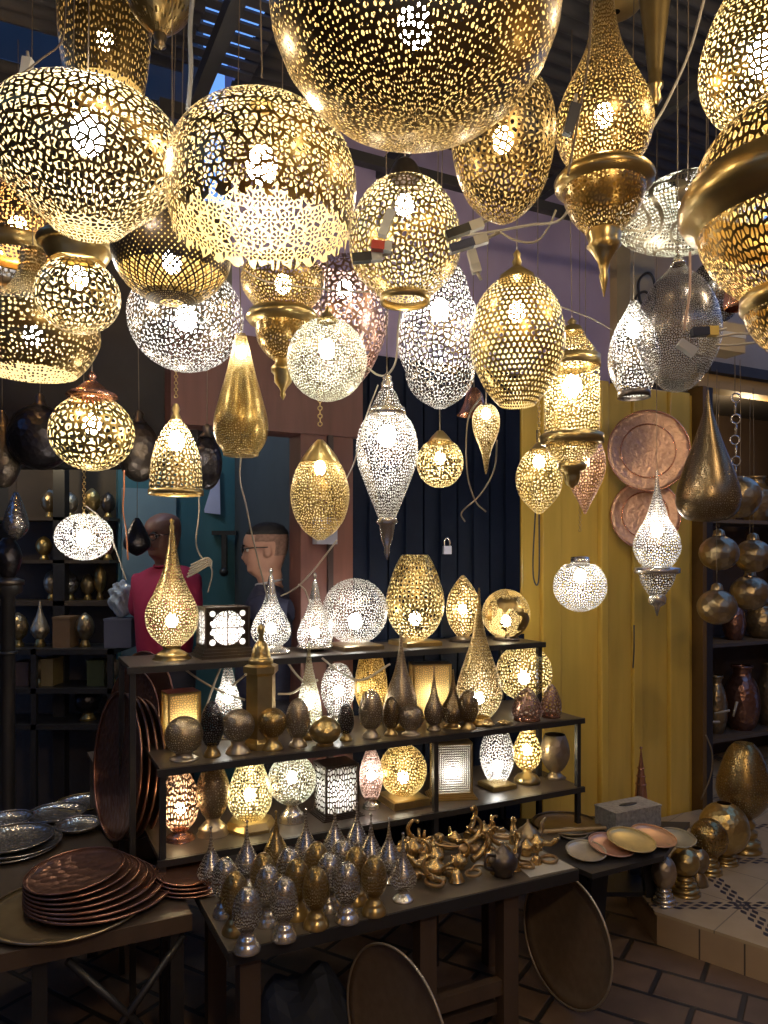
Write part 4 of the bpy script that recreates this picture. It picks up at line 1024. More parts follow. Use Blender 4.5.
# ------------------------------------------------------------------ the place: walls, doors, floor, roof
def brick_mat():
    m, nb, p, out = mat_new('street_bricks')
    tc = nb.new('ShaderNodeTexCoord'); mp = nb.new('ShaderNodeMapping'); nb.nt.links.new(tc.outputs['Object'], mp.inputs[0]); mp.inputs['Rotation'].default_value = (0, 0, .55)
    b = nb.new('ShaderNodeTexBrick'); nb.nt.links.new(mp.outputs[0], b.inputs[0])
    b.inputs['Scale'].default_value = 1; b.inputs['Brick Width'].default_value = .30; b.inputs['Row Height'].default_value = .19; b.inputs['Mortar Size'].default_value = .012; b.inputs['Mortar Smooth'].default_value = .4
    b.inputs['Color1'].default_value = (.15, .095, .06, 1); b.inputs['Color2'].default_value = (.21, .125, .075, 1); b.inputs['Mortar'].default_value = (.03, .024, .02, 1)
    nz = nb.new('ShaderNodeTexNoise'); nb.nt.links.new(tc.outputs['Object'], nz.inputs[0]); nz.inputs['Scale'].default_value = 9; nz.inputs['Detail'].default_value = 6
    mx = nb.new('ShaderNodeMix', data_type='RGBA', blend_type='MULTIPLY'); mx.inputs[0].default_value = .6
    nb.nt.links.new(b.outputs['Color'], mx.inputs[6]); nb.nt.links.new(nz.outputs['Fac'], mx.inputs[7]); nb.nt.links.new(mx.outputs[2], p.inputs['Base Color'])
    bp = nb.new('ShaderNodeBump'); bp.inputs['Strength'].default_value = .6; bp.inputs['Distance'].default_value = .01; bp.invert = True
    nb.nt.links.new(b.outputs['Fac'], bp.inputs['Height']); nb.nt.links.new(bp.outputs[0], p.inputs['Normal']); p.inputs['Roughness'].default_value = .55
    return m
def zellige():
    """cream tiles with a diagonal dotted band of blue-black lozenges, and grout lines"""
    m, nb, p, out = mat_new('patterned_floor_tiles')
    tc = nb.new('ShaderNodeTexCoord'); sp = nb.new('ShaderNodeSeparateXYZ'); nb.nt.links.new(tc.outputs['Object'], sp.inputs[0])
    X = W(nb, sp.outputs[0]); Yc = W(nb, sp.outputs[1])
    dark = None; grout = None
    for u, v, per in ((Yc, X-1.52, .95), (X, Yc-3.16, .47)):
        vv = ((v*(1/per)+.5).f('FRACT')-.5)*per
        inb = vv.f('ABSOLUTE') < .036
        rowi = (vv*(1/.024)+.5).f('FLOOR'); a = (u*(1/.062)+rowi*.5).f('FRACT')
        b = (vv*(1/.024)+.5).f('FRACT')
        loz = ((a-.5).f('ABSOLUTE')+(b-.5).f('ABSOLUTE')*.7) < .40
        d = inb*loz; dark = d if dark is None else dark.mx(d)
    for g_ in (X-1.52+(Yc-3.16), X-1.52-(Yc-3.16)):
        g = (((g_*(1/.47)+.5).f('FRACT')-.5).f('ABSOLUTE') < .008); grout = g if grout is None else grout.mx(g)
    nz = nb.new('ShaderNodeTexNoise'); nb.nt.links.new(tc.outputs['Object'], nz.inputs[0]); nz.inputs['Scale'].default_value = 7; nz.inputs['Detail'].default_value = 5
    m0 = nb.new('ShaderNodeMix', data_type='RGBA'); nb.nt.links.new(nz.outputs['Fac'], m0.inputs[0]); m0.inputs[6].default_value = (.34, .25, .14, 1); m0.inputs[7].default_value = (.55, .43, .27, 1)
    m1 = nb.new('ShaderNodeMix', data_type='RGBA'); nb.put(m1.inputs[0], grout*.7); nb.nt.links.new(m0.outputs[2], m1.inputs[6]); m1.inputs[7].default_value = (.12, .1, .08, 1)
    m2 = nb.new('ShaderNodeMix', data_type='RGBA'); nb.put(m2.inputs[0], dark); nb.nt.links.new(m1.outputs[2], m2.inputs[6]); m2.inputs[7].default_value = (.03, .03, .05, 1)
    nb.nt.links.new(m2.outputs[2], p.inputs['Base Color']); p.inputs['Roughness'].default_value = .3
    return m
def wallbox(u0, u1, v0, v1, z0, z1, name, mat): return struct(ub(u0, u1, v0, v1, z0, z1, name, mat))
WV = 1.10
BR_F = brick_mat()
f = MB().poly([(-6, -1.2), (5, -1.2), (5, 9), (-6, 9)], -.05, 0).build('floor', BR_F); struct(f)
PURP = paint('purple_plaster', (.33, .27, .42), .75, var=.3, scale=3, bump=.3)
TAN = paint('tan_plaster', (.36, .27, .18), .75, var=.35, scale=3, bump=.3)
MAR = paint('maroon_wood', (.12, .045, .035), .5, var=.4, stretch=(4, 4, .5))
TEAL = paint('teal_paint', (.055, .16, .19), .5, var=.3, scale=4, stretch=(2, 2, .6))
PALEB = paint('pale_blue_paint', (.20, .30, .36), .5, var=.2)
DKW = paint('dark_wall', (.035, .03, .028), .8, var=.4)
GREYW = paint('grey_green_wall', (.12, .12, .10), .8, var=.3)
YEL = paint('glossy_yellow_paint', (.66, .44, .085), .22, var=.2, scale=5, stretch=(3, 3, .35), bump=.15, coat=.3)
DBL = paint('blue_black_shutter', (.006, .010, .024), .5, var=.35, spec=.12)
u185 = uof(170, WV); u345 = uof(352, WV); u522 = uof(522, WV); u697 = uof(697, WV); uEnd = uof(840, WV)
LZ = 2.16
# upper walls
wallbox(uof(232, WV), uof(610, WV), WV, WV+.12, 2.56, 3.75, 'wall_back', PURP)
wallbox(u185, uof(232, WV), WV, WV+.12, 2.56, 2.9, 'wall_back_low', GREYW)
wallbox(uof(610, WV), uEnd+.6, WV, WV+.12, 2.66, 3.75, 'wall_right', TAN)
wallbox(u185, uof(345, WV)+.08, WV-.02, WV+.12, LZ, 2.56, 'trim_1', MAR)          # lintel over the passage
wallbox(uof(300, WV), u345, WV-.01, WV+.14, 0, LZ, 'trim_2', MAR)             # door post
wallbox(uof(326, WV), uof(331, WV), WV-.03, WV-.01, 0, LZ, 'trim_3', paint('dark_trim', (.03, .015, .014), .5))
wallbox(u345, uof(522, WV), WV+.06, WV+.12, 0, 2.56, 'wall_front', DKW)
wallbox(u522-.02, u697+.05, WV+.05, WV+.12, 0, 2.7, 'wall_front_right', DKW)
# dark folding shutter door with ribs
sd = struct(thing('door_1', 'tall blue-black ribbed metal shutter door behind the rack, closed with a padlock', 'door', uv((u345+u522)/2, WV, 0)))
w_ = u522-u345; n = 5
for i in range(n):
    a = u345+w_*i/n; b = u345+w_*(i+1)/n
    ub(a+.005, b-.005, WV+.01, WV+.055, .0, 2.56, 'leaf', DBL, sd)
    for t in (.5,):
        q = a+(b-a)*t; ub(q-.012, q+.012, WV-.012, WV+.012, .05, 2.5, 'rib', DBL, sd)
ub(u345, u522, WV-.02, WV+.01, 1.18, 1.22, 'bolt_bar', DBL, sd)
pl_ = at(447, 546, yv(447, WV-.03)); pad = thing('padlock', 'small silver padlock hanging on the dark shutter', 'padlock', pl_, None, .46)
k4 = yv(447, WV)/F
MB().box((0, 0, -4*k4), (9*k4, .015, 8*k4)).build('body', paint('padlock_steel', (.5, .5, .6), .3, metal_=.6), pad)
MB().tube(curve3([(-3*k4, 0, 0), (-3*k4, 0, 5*k4), (0, 0, 8*k4), (3*k4, 0, 5*k4), (3*k4, 0, 0)]), 1.0*k4, 6).build('shackle', SI, pad)
# yellow door of boards
yd_ = struct(thing('door_2', 'glossy mustard yellow double door of wide vertical boards', 'door', uv((u522+u697)/2, WV, 0)))
bounds = [522, 541, 560, 598, 606, 632, 642, 668, 688, 697]
for i in range(len(bounds)-1):
    a = uof(bounds[i], WV); b = uof(bounds[i+1], WV)
    dv = (.0, .018, .005, .03, .0, .015, .0, .02, -.02)[i % 9]
    off = yd_.location
    m_ = MB().hexa([p-off for p in [uv(a, WV-dv, .05), uv(b-.004, WV-dv, .05), uv(b-.004, WV+.05, .05), uv(a, WV+.05, .05), uv(a, WV-dv, 2.58), uv(b-.004, WV-dv, 2.58), uv(b-.004, WV+.05, 2.58), uv(a, WV+.05, 2.58)]])
    o = m_.build('board', YEL, yd_)
    bv = o.modifiers.new('bevel', 'BEVEL'); bv.width = .006; bv.segments = 2
wallbox(u697-.02, u697+.012, WV-.06, WV+.12, 0, 2.62, 'trim_4', paint('brown_door_edge', (.13, .07, .02), .5))
wallbox(u697+.012, u697+.075, WV-.05, WV+.02, 0, 2.62, 'trim_5', paint('black_post', (.02, .022, .03), .35))
LWB = paint('raw_beam', (.42, .27, .10), .6, var=.3, stretch=(.6, .6, 5))
wallbox(u697-.05, uEnd+.5, WV-.05, WV+.06, 2.62, 2.70, 'trim_6', LWB)
wallbox(uof(617, WV), uof(641, WV), WV-.10, WV, 2.60, 3.6, 'trim_7', paint('pale_pillar', (.34, .29, .20), .7))
# shop interior to the right
wallbox(u697+.08, uEnd+1.2, 1.9, 2.0, 0, 2.7, 'wall_shop_back', paint('shop_brown', (.07, .045, .03), .7, var=.4))
wallbox(uEnd+.9, uEnd+1.0, WV-.4, 2.0, 0, 2.7, 'wall_shop_side', DKW)
wallbox(u697+.02, u697+.08, WV+.02, 1.95, 0, 2.7, 'wall_shop_left', DKW)
wallbox(u697, uEnd+1.2, WV-.1, 2.0, 2.70, 2.76, 'ceiling_shop', DKW)
# the tiled step
TIL = zellige()
A = onz(657, 912, ZS); Bq = onz(768, 948, ZS); dirv = (Bq-A).normalized(); Bf = A+dirv*1.6
stp = MB(); pts = [A, Bf, uv(uEnd+1.3, 1.1), uv(uEnd+1.3, 1.95), uv(u697-.0, 1.95), uv(u697-.02, 1.06), uv(u522+.6, 1.06), onz(630, 880, ZS)]
step = stp.poly([(q.x, q.y) for q in pts], 0, ZS-.012).build('floor_step', paint('pale_step_tiles', (.40, .28, .16), .4, var=.3, scale=4)); struct(step)
pts2 = [A-dirv*.01, Bf]+pts[2:]
tp = MB().poly([(q.x, q.y) for q in pts2], ZS-.012, ZS).build('floor_step_top', TIL); struct(tp)
# joints of the riser tiles
nrm = Vector((dirv.y, -dirv.x, 0)); 
if nrm.y > 0: nrm = -nrm
jm = MB()
for i in range(1, 9):
    q = A+dirv*(.17*i); jm.hexa([Vector((q.x, q.y, 0.0)), Vector((q.x, q.y, 0))+dirv*.006, Vector((q.x, q.y, 0))+dirv*.006+nrm*.0015, Vector((q.x, q.y, 0))+nrm*.0015]+[Vector((q.x, q.y, ZS-.014)), Vector((q.x, q.y, ZS-.014))+dirv*.006, Vector((q.x, q.y, ZS-.014))+dirv*.006+nrm*.0015, Vector((q.x, q.y, ZS-.014))+nrm*.0015])
struct(jm.build('trim_8', paint('grout', (.08, .06, .045), .8)))
# passage, far teal wall, left alley
teal = wallbox(uof(118, 2.9), uof(352, 2.9)+.8, 2.9, 3.0, 0, 3.3, 'wall_rear', TEAL)
pd = struct(thing('door_3', 'pale blue painted door leaf at the far end of the passage', 'door', uv(uof(146, 2.85), 2.85, 0)))
ub(uof(122, 2.85), uof(176, 2.85), 2.84, 2.89, 0, 2.05, 'leaf', PALEB, pd)
wallbox(u345-.06, u345+.02, WV+.12, 2.9, 0, 3.3, 'wall_passage', paint('passage_wall', (.05, .06, .07), .7))
wallbox(uof(120, 3.2)-3.6, uof(120, 2.95), 3.3, 3.4, 0, 3.2, 'wall_left_far', DKW)
wallbox(uof(0, 2.4)-2.2, uof(250, 1.75)+.15, 1.75, 1.85, 2.35, 3.42, 'wall_left', GREYW)
GR = paint('dark_joists', (.03, .03, .035), .7)
# corrugated roof sheets
def corrug(u0, u1, v0, v1, z0, z1, name, mat, pitch=.076, amp=.011, th=.002):
    mb = MB(); nv = int((v1-v0)/pitch*6); b = 0
    for i in range(nv+1):
        v = v0+(v1-v0)*i/nv; z = z0+(z1-z0)*i/nv+amp*math.sin(2*PI*(v-v0)/pitch)
        for u in (u0, u1):
            mb.v.append(uv(u, v, z)); mb.v.append(uv(u, v, z+th))
    for i in range(nv):
        a = i*4; c = a+4
        mb.f.append([a, a+2, c+2, c]); mb.sm.append(True); mb.f.append([a+1, c+1, c+3, a+3]); mb.sm.append(True)
        mb.f.append([a, c, c+1, a+1]); mb.sm.append(False); mb.f.append([a+2, a+3, c+3, c+2]); mb.sm.append(False)
    return struct(mb.build(name, mat))
TIN = paint('rusty_tin', (.045, .042, .045), .6, metal_=.1, var=.4)
corrug(-2.9, 3.2, -3.2, .45, 3.50, 3.56, 'ceiling', TIN)
corrug(-1.6, .05, .45, .97, 3.52, 3.54, 'ceiling_sheet', TIN)
corrug(.28, 3.2, .45, 1.2, 3.60, 3.62, 'ceiling_rear_sheet', TIN)
corrug(-3.6, .02, 1.03, 2.9, 3.43, 3.46, 'ceiling_left_sheet', TIN)
PLW = paint('warm_stall_wall', (.30, .19, .10), .7, var=.4)
struct(MB().box((0, -1.6, 1.75), (9, .1, 3.5)).build('wall_behind', PLW))
struct(MB().box((-3.6, .8, 1.75), (.1, 5.2, 3.5)).build('wall_side_left', DKW))
struct(MB().box((4.2, 1.6, 1.75), (.1, 6.6, 3.5)).build('wall_side_right', PLW))
struct(MB().box((-3.0, 5.15, 2.6), (2.9, .1, 5.2)).build('wall_alley_end', DKW)).rotation_euler = (0, 0, 0)
struct(MB().box((-1.45, 3.25, 3.0), (1.3, .1, 2.0)).build('wall_alley_upper', DKW))
for i in range(7):
    struct(ub(.02, .32, .50+.068*i, .545+.068*i, 3.56, 3.57, 'trim_slat', TIN))
MB_b = ub(-.1, 2.6, .60, .64, 3.15, 3.19, 'ceiling_beam', paint('black_beam', (.02, .018, .02), .5)); struct(MB_b)
for px, v, w2 in ((470, .3, .05), (560, .75, .04), (240, .2, .05)):
    uu = uof(px, v); struct(ub(uu, uu+w2, -1.2, 1.1, 3.38, 3.44, 'ceiling_joist', GR))
# iron scroll bracket
scb = thing('iron_scroll', 'black wrought iron scroll bracket on the wall above the smoky globe', 'bracket', at(641, 300, yv(641, WV-.12)))
ks = yv(641, WV)/F
MB().tube(curve3([((a)*ks, 0, b*ks) for a, b in ((-8, -22), (-2, -26), (2, -20), (-6, -8), (-4, 4), (4, 8), (8, 2), (3, -4), (-1, 0), (-2, 18), (6, 26), (12, 20), (14, 0), (10, -10))]), 1.3*ks, 6).build('scroll', BLK, scb)
# grey switch box on the door post
gb_ = at(325, 531, yv(325, WV-.05)); gb = thing('switch_box', 'grey switch box on the maroon door post', 'box', gb_, None, .46)
kk2 = yv(325, WV)/F
MB().box((0, 0, 0), (22*kk2, .05, 26*kk2)).build('case', paint('grey_plastic', (.24, .24, .30), .5), gb)
MB().box((6*kk2, -.028, 6*kk2), (3*kk2, .008, 3*kk2)).build('knob', BLK, gb)
# wall pegs in the passage: dark cross-shaped tool
tl = thing('wall_tool', 'dark upright press tool with cross bar mounted on the teal wall', 'tool', uv(uof(226, 2.8), 2.84, 1.6))
kt = yv(226, 2.84)/F
MB().box((0, 0, (560-553)*kt), (5*kt, .04, 44*kt)).build('column', BLK, tl)
MB().box((0, 0, (560-533)*kt), (24*kt, .05, 4*kt)).build('cross_bar', BLK, tl)
MB().ball((0, -.02, (560-572)*kt), 4.5*kt).build('weight', BLK, tl)
pc = thing('paper_note', 'pale triangular paper hanging on the teal wall', 'paper', uv(uof(214, 2.84), 2.88, at(214, 490, yv(214, 2.84)).z))
MB().hexa([(-9*kt, 0, -22*kt), (8*kt, 0, -24*kt), (8*kt, -.004, -24*kt), (-9*kt, -.004, -22*kt), (5*kt, 0, 24*kt), (7*kt, 0, 24*kt), (7*kt, -.004, 24*kt), (5*kt, -.004, 24*kt)]).build('sheet', paint('bluish_paper', (.4, .42, .62), .7), pc)
# right shop shelves with vessels
SHW = paint('shop_shelf_wood', (.10, .075, .05), .5)
rs = thing('shop_shelf', 'dark wooden wall shelf inside the right shop opening', 'shelf', uv(uof(745, 1.5), 1.5, 0))
for z in (at(745, 642, yv(745, 1.5)).z, at(745, 735, yv(745, 1.5)).z, at(745, 520, yv(745, 1.5)).z):
    ub(u697+.09, uEnd+.6, 1.5, 1.85, z-.025, z, 'board', SHW, rs)
for u_ in (u697+.12, uEnd+.3): ub(u_, u_+.04, 1.8, 1.85, 0, 2.5, 'post', SHW, rs)
zsh = at(745, 735, yv(745, 1.5)).z; zs2 = at(745, 642, yv(745, 1.5)).z; zs3 = at(745, 520, yv(745, 1.5)).z
for lab, px, z, h, r, m in (('reddish copper pot on the lower shelf of the right shop', 742, zsh, 62, 17, 'darkcopper'), ('dark tall pot beside the copper pot in the right shop', 770, zsh, 60, 14, 'bronze'),
                            ('slim bronze vase left of the copper pot in the right shop', 716, zsh, 56, 11, 'bronze'),
                            ('dark glazed jar on the upper shelf of the right shop', 762, zs2, 36, 16, 'bronze'), ('brown canister on the upper shelf of the right shop', 734, zs2, 40, 11, 'darkcopper'),
                            ('bulbous bronze jug on the topmost shelf of the right shop', 756, zs3, 44, 16, 'bronze'), ('tall slim bronze ewer on the topmost shelf of the right shop', 728, zs3, 60, 10, 'bronze')):
    stand(lab, px, 1.64, z, [('body', metal(m, 'hammer', .03), [(0, r*.55), (h*.12, r*.5), (h*.3, r*.85), (h*.6, r), (h*.85, r*.85), (h, r*.6)], 's'), ('rim', metal(m), [(-1.5, r*.5), (-1.5, r*.62), (1, r*.62), (1, r*.5)])], name='metal_jar')
# chain of rings in the shop opening
ch = thing('ring_chain', 'hanging chain of bright metal rings in the shop opening', 'chain', at(735, 485, 3.5))
kc = 3.5/F
for i in range(9):
    y = 398+i*10.5; MB().torus((random.uniform(-1, 1)*kc, 0, (485-y)*kc), 4.6*kc, .9*kc, Euler((PI/2, 0, (i % 2)*1.2)).to_matrix(), 14, 6).build('ring', SI, ch)
MB().tube([(0, 0, (485-393)*kc), (0, 0, 2.66-at(735, 485, 3.5).z)], .002, 5).build('cord', CORD, ch)
st2 = thing('metal_stand', 'slanting brown panel with metal clips inside the right shop', 'stand', uv(u697+.3, 1.35, ZS))
MB().hexa([(-.10, 0, 0), (.05, 0, 0), (.05, .02, 0), (-.10, .02, 0), (-.10, .1, .95), (.0, .1, .95), (.0, .12, .95), (-.10, .12, .95)]).build('panel', paint('brown_panel', (.12, .08, .03), .4), st2)
for px, py, a in ((722, 712, .2), (735, 709, 1.3), (712, 722, 0)):
    q = at(px, py, yv(px, 1.3))-st2.location; d = Vector((math.cos(a)*.05, 0, math.sin(a)*.05)); MB().tube([q-d, q+d], .008, 6).build('clip', PAPER, st2)
# ------------------------------------------------------------------ left shop: dark shelves crowded with small lamps
ls = thing('dark_shelf_unit', 'dark metal shelf unit across the alley at the far left', 'shelf', Vector((-1.9, 4.3, 0)))
def lbox(x0, x1, y0, y1, z0, z1, nm, m, par): return MB().box(((x0+x1)/2-par.location.x, (y0+y1)/2-par.location.y, (z0+z1)/2-par.location.z), (x1-x0, y1-y0, z1-z0)).build(nm, m, par)
xl0, xl1 = -2.45, -1.56
zr = [at(60, 649, 4.3).z, at(60, 688, 4.3).z, at(60, 724, 4.3).z, at(60, 600, 4.6).z]
for z in zr[:3]: lbox(xl0, xl1, 4.28, 4.6, z-.03, z, 'board', BLK, ls)
lbox(xl0, xl1-.1, 4.5, 4.75, zr[3]-.03, zr[3], 'board', SHB, ls)
for x in (xl0+.0, -2.03, xl1-.03): lbox(x, x+.03, 4.28, 4.31, 0, zr[0], 'post', BLK, ls)
lbox(-2.0, -1.93, 4.5, 4.57, 0, 2.9, 'post', BLK, ls)
lbox(xl0, xl1, 4.76, 4.80, 0, 2.3, 'back_panel', paint('brown_backing', (.06, .04, .022), .6, var=.5), ls)
def smalllamp(lab, px, z, h, r, m, Yl=4.42, drop=False):
    rows = [(0, .6), (h*.25, r*.3), (h*.5, r*.8), (h*.66, r), (h*.8, r*.6), (h*.84, r*.35)] if drop else [(0, r*.1), (h*.15, r*.7), (h*.4, r), (h*.65, r*.8), (h*.8, r*.35)]
    stand(lab, px, 0, z, [('shade', metal(m, 'hammer', .02), rows, 's'), ('foot', BR, [(h*.8, r*.35), (h*.9, r*.5), (h, r*.65), (h, .5)])], None, 'small_lamp', Yd=Yl, rz=0)
zr.append(at(60, 560, 4.6).z); lbox(xl0, xl1-.1, 4.5, 4.75, zr[4]-.02, zr[4], 'board', SHB, ls)
zr.append(at(60, 518, 4.6).z); lbox(xl0, xl1-.1, 4.5, 4.75, zr[5]-.02, zr[5], 'board', SHB, ls)
for lab, px, z_, h, r, m in (('tiny brass ball lamp, leftmost on the fourth far shelf', 44, 4, 24, 8, 'brass'), ('tiny grey ball lamp, second on the fourth far shelf', 62, 4, 26, 8, 'steel'), ('tiny bronze egg lamp, third on the fourth far shelf', 78, 4, 28, 7, 'bronze'),
        ('tiny pewter jar lamp, fourth on the fourth far shelf', 94, 4, 24, 8, 'pewter'), ('tiny coppery lamp, rightmost on the fourth far shelf', 108, 4, 28, 7, 'copper'), ('tiny bronze lamp under the copper-capped globe, left on the top far shelf', 50, 5, 30, 9, 'bronze'),
        ('tiny grey lamp in the middle of the top far shelf', 70, 5, 26, 8, 'pewter'), ('tiny brass lamp right on the top far shelf', 92, 5, 30, 8, 'brass'), ('tiny dark lamp at the right end of the top far shelf', 108, 5, 26, 7, 'dark')):
    stand(lab, px, 0, zr[z_], [('shade', metal(m, 'hammer', .02), [(0, r*.1), (h*.15, r*.7), (h*.4, r), (h*.65, r*.8), (h*.8, r*.35)], 's'), ('foot', BR, [(h*.8, r*.35), (h*.9, r*.5), (h, r*.65), (h, .5)])], None, 'small_lamp', Yd=4.62, rz=0)
for a in (('small drop lamp with brass foot on the far left shelf, near the column', 40, zr[0], 46, 9, 'pewter', 4.42, True),
          ('small egg lamp with warm sheen right of the drop lamp on the far left shelf', 85, zr[0], 34, 9, 'bronze', 4.42, False),
          ('dull bronze round lamp at the far left end of the far shelf', 18, zr[0], 34, 10, 'bronze', 4.42, False),
          ('black ball lamp low on the second far left shelf', 88, zr[2], 34, 13, 'blackmetal', 4.42, False),
          ('small bronze lamp on the second far left shelf', 40, zr[1], 28, 8, 'bronze', 4.42, False),
          ('dark round lamp on the second far left shelf beside the boxes', 112, zr[1], 28, 8, 'pewter', 4.42, False),
          ('small dull ball lamp, left one on the upper far shelf', 52, zr[3], 30, 8, 'pewter', 4.62, False),
          ('small bluish ball lamp in the middle of the upper far shelf', 70, zr[3], 28, 9, 'steel', 4.62, False),
          ('tiny bronze lamp right on the upper far shelf', 88, zr[3], 26, 7, 'bronze', 4.62, False),
          ('amber-sheened slim lamp at the right end of the upper far shelf', 100, zr[3], 36, 6, 'brass', 4.62, False)):
    smalllamp(*a)
for lab, px, z, w, h, c in (('brown cardboard box between the lamps on the far left shelf', 64, zr[0], .10, .17, (.16, .09, .04)), ('grey plastic crate beside the man in pink on the far shelf', 120, zr[0]-.0, .16, .16, (.10, .10, .14)),
                     ('narrow brass box on the second far shelf', 50, zr[1], .07, .15, (.2, .14, .05)), ('green tin box on the second far shelf', 98, zr[1], .10, .14, (.05, .06, .02)), ('dark brown carton on the second far shelf', 24, zr[1], .09, .13, (.08, .05, .04))):
    x = (px-HX)/F*4.4; t = thing('storage_box', lab, 'box', Vector((x, 4.43, z)))
    MB().box((0, 0, h/2), (w, .14, h)).build('body', paint('boxcol%d' % px, c, .6), t); MB().box((0, 0, h+.004), (w+.006, .146, .012)).build('lid', paint('boxlid%d' % px, tuple(x_*1.2 for x_ in c), .6), t)
# clear plastic bag-like lump on the crate
cb = thing('plastic_bag', 'crumpled clear plastic bag on the grey crate next to the man in pink', 'bag', Vector(((122-HX)/F*4.42, 4.42, zr[0]+.172)))
bm = bmesh.new(); bmesh.ops.create_icosphere(bm, subdivisions=4, radius=.1)
for v in bm.verts:
    n_ = .75+.25*math.sin(v.co.x*70+v.co.z*40)*math.sin(v.co.y*60+v.co.z*55); v.co = Vector((v.co.x*.9*n_, v.co.y*.8*n_, (v.co.z+.1)*1.15*(.8+.2*n_)))
me = bpy.data.meshes.new('bag'); bm.to_mesh(me); bm.free(); me.materials.append(paint('clear_bag', (.45, .5, .55), .2, var=.3)); bo = bpy.data.objects.new('bag_skin', me); C.objects.link(bo); bo.parent = cb
# sheets of light packaging on the floor across the alley
for lab, px, py, w, d in (('pale flat package on the ground across the alley, nearest one', 88, 744, .5, .18), ('pale flat package on the ground across the alley, middle one', 66, 735, .45, .16), ('pale flat package on the ground across the alley, farthest one', 76, 725, .5, .12)):
    q = onz(px, py-0, .0); t = thing('flat_package', lab, 'package', q, None, .2)
    MB().box((0, 0, .02), (w, d*2, .04)).build('carton', paint('pale_carton', (.22, .22, .22), .7), t); MB().box((0, 0, .042), (w*.9, d*.3, .004)).build('tape', paint('tape', (.3, .3, .28), .4), t)
dark_pot = stand('dark round pot on a round stand at the left edge before the yellow light', 8, 0, at(8, 585, 3.3).z, [('body', metal('blackmetal', 'hammer', .02), [(540, 5), (550, 11), (560, 13), (572, 10), (580, 6)], 's'), ('base', DK, [(579, 6), (582, 15), (587, 15), (587, 1)])], None, 'dark_pot', Yd=3.3)
pst = thing('pedestal', 'tall dark pedestal under the round pot at the left edge', 'stand', Vector((dark_pot.location.x, 3.3, 0)))
MB().lathe([(.06, dark_pot.location.z), (.06, dark_pot.location.z-.03), (.03, dark_pot.location.z-.05), (.03, .04), (.09, .0), (.001, 0)], 20).build('column', BLK, pst)
MB().torus((0, 0, dark_pot.location.z-.3), .034, .008, None, 20, 6).build('collar', BLK, pst)
# ------------------------------------------------------------------ loose cables and plugs
def cable(lab, pts, m=WHITEC, r=.0028, name='power_cable', group=None):
    P3 = [at(*p) for p in pts]; c0 = P3[0]
    t = MB().tube(curve3([p-c0 for p in P3], 8), r, 6).build(name, m, None, c0)
    tag(t, lab, 'cable', group); return t
cable('white cable drooping from the long teardrop lantern to the head of the man in navy', [(241, 457, 2.4), (240, 480, 2.42), (246, 505, 2.45), (251, 530, 2.5), (258, 560, 2.6), (268, 600, 2.7)])
cable('white cable from the bell lantern down to the cord bundle by the man in pink', [(199, 495, 2.6), (199, 515, 2.6), (196, 540, 2.6), (200, 555, 2.65), (212, 570, 2.7), (208, 592, 2.75)])
cable('orange cable hanging under the copper-capped globe', [(124, 470, 2.6), (124, 490, 2.6), (123, 510, 2.6), (126, 530, 2.6), (128, 560, 2.6)], paint('orange_cord', (.55, .2, .08), .5))
cable('beige cable hanging left of the bright small silver globe', [(86, 506, 2.72), (100, 518, 2.72), (114, 545, 2.72), (126, 580, 2.72)])
cable('thin white cable from the gold egg lantern past the switch box', [(337, 540, 2.6), (325, 556, 2.62), (312, 572, 2.64), (296, 588, 2.66), (281, 596, 2.7)])
cable('white cable running from the switch box to the second silver teardrop lamp', [(298, 584, 2.7), (305, 590, 2.7), (310, 604, 2.7)])
cable('pale cable across the back of the middle shelf, left crossing', [(178, 664, 2.75), (200, 680, 2.78), (222, 692, 2.8), (245, 700, 2.82)], r=.0045)
cable('pale cable across the back of the middle shelf, rising left of the tower', [(203, 718, 2.7), (212, 690, 2.75), (222, 664, 2.8)], r=.0045)
cable('pale cable behind the silver teardrop lamp, sloping up to the right', [(232, 686, 2.82), (244, 676, 2.84), (258, 664, 2.86)], r=.0045)
cable('pale cable sagging between the tower and the gold-necked lamp', [(278, 694, 2.85), (292, 693, 2.87), (306, 684, 2.9), (318, 680, 2.9)], r=.0045)
cable('pale cable crossing behind the white-glowing egg lamp', [(286, 660, 2.86), (296, 674, 2.88), (310, 688, 2.9)], r=.0045)
cable('pale cable dropping from under the large silver globe', [(322, 658, 2.9), (340, 672, 2.92), (362, 680, 2.95), (390, 664, 3.0)], r=.0045)
cable('beige cable slanting from the ceiling down to the big drop lantern flange', [(706, -8, 1.95), (690, 50, 1.95), (668, 100, 1.9), (650, 132, 1.85), (642, 150, 1.85)], r=.004)
cable('white cable looping below the big brass flanged drop lantern', [(455, 236, 2.0), (490, 232, 1.98), (530, 225, 1.95), (560, 220, 1.9), (575, 195, 1.88)], r=.0035)
cable('white cable sagging beside the taped plugs', [(500, 232, 1.95), (515, 240, 1.95), (535, 242, 1.95), (548, 228, 1.93), (556, 210, 1.92)])
cable('thin wire between the gold honeycomb egg and the smoky globe', [(556, 305, 2.2), (590, 318, 2.25), (612, 330, 2.3)], r=.002)
cable('thin brown wire beside the big brass flanged lantern', [(592, -5, 1.62), (588, 60, 1.6), (578, 120, 1.58), (568, 175, 1.57)], CORD, r=.003)
cable('pinkish cord hanging in front of the smoky silver globe', [(690, 252, 1.8), (690, 280, 1.8), (689, 298, 1.8), (686, 316, 1.8), (684, 330, 1.8)], paint('pink_cord', (.5, .33, .25), .6), r=.0032)
cable('white cord running right from the plugs at the smoky globe', [(712, 338, 1.82), (735, 334, 1.82), (752, 333, 1.8), (768, 325, 1.78)])
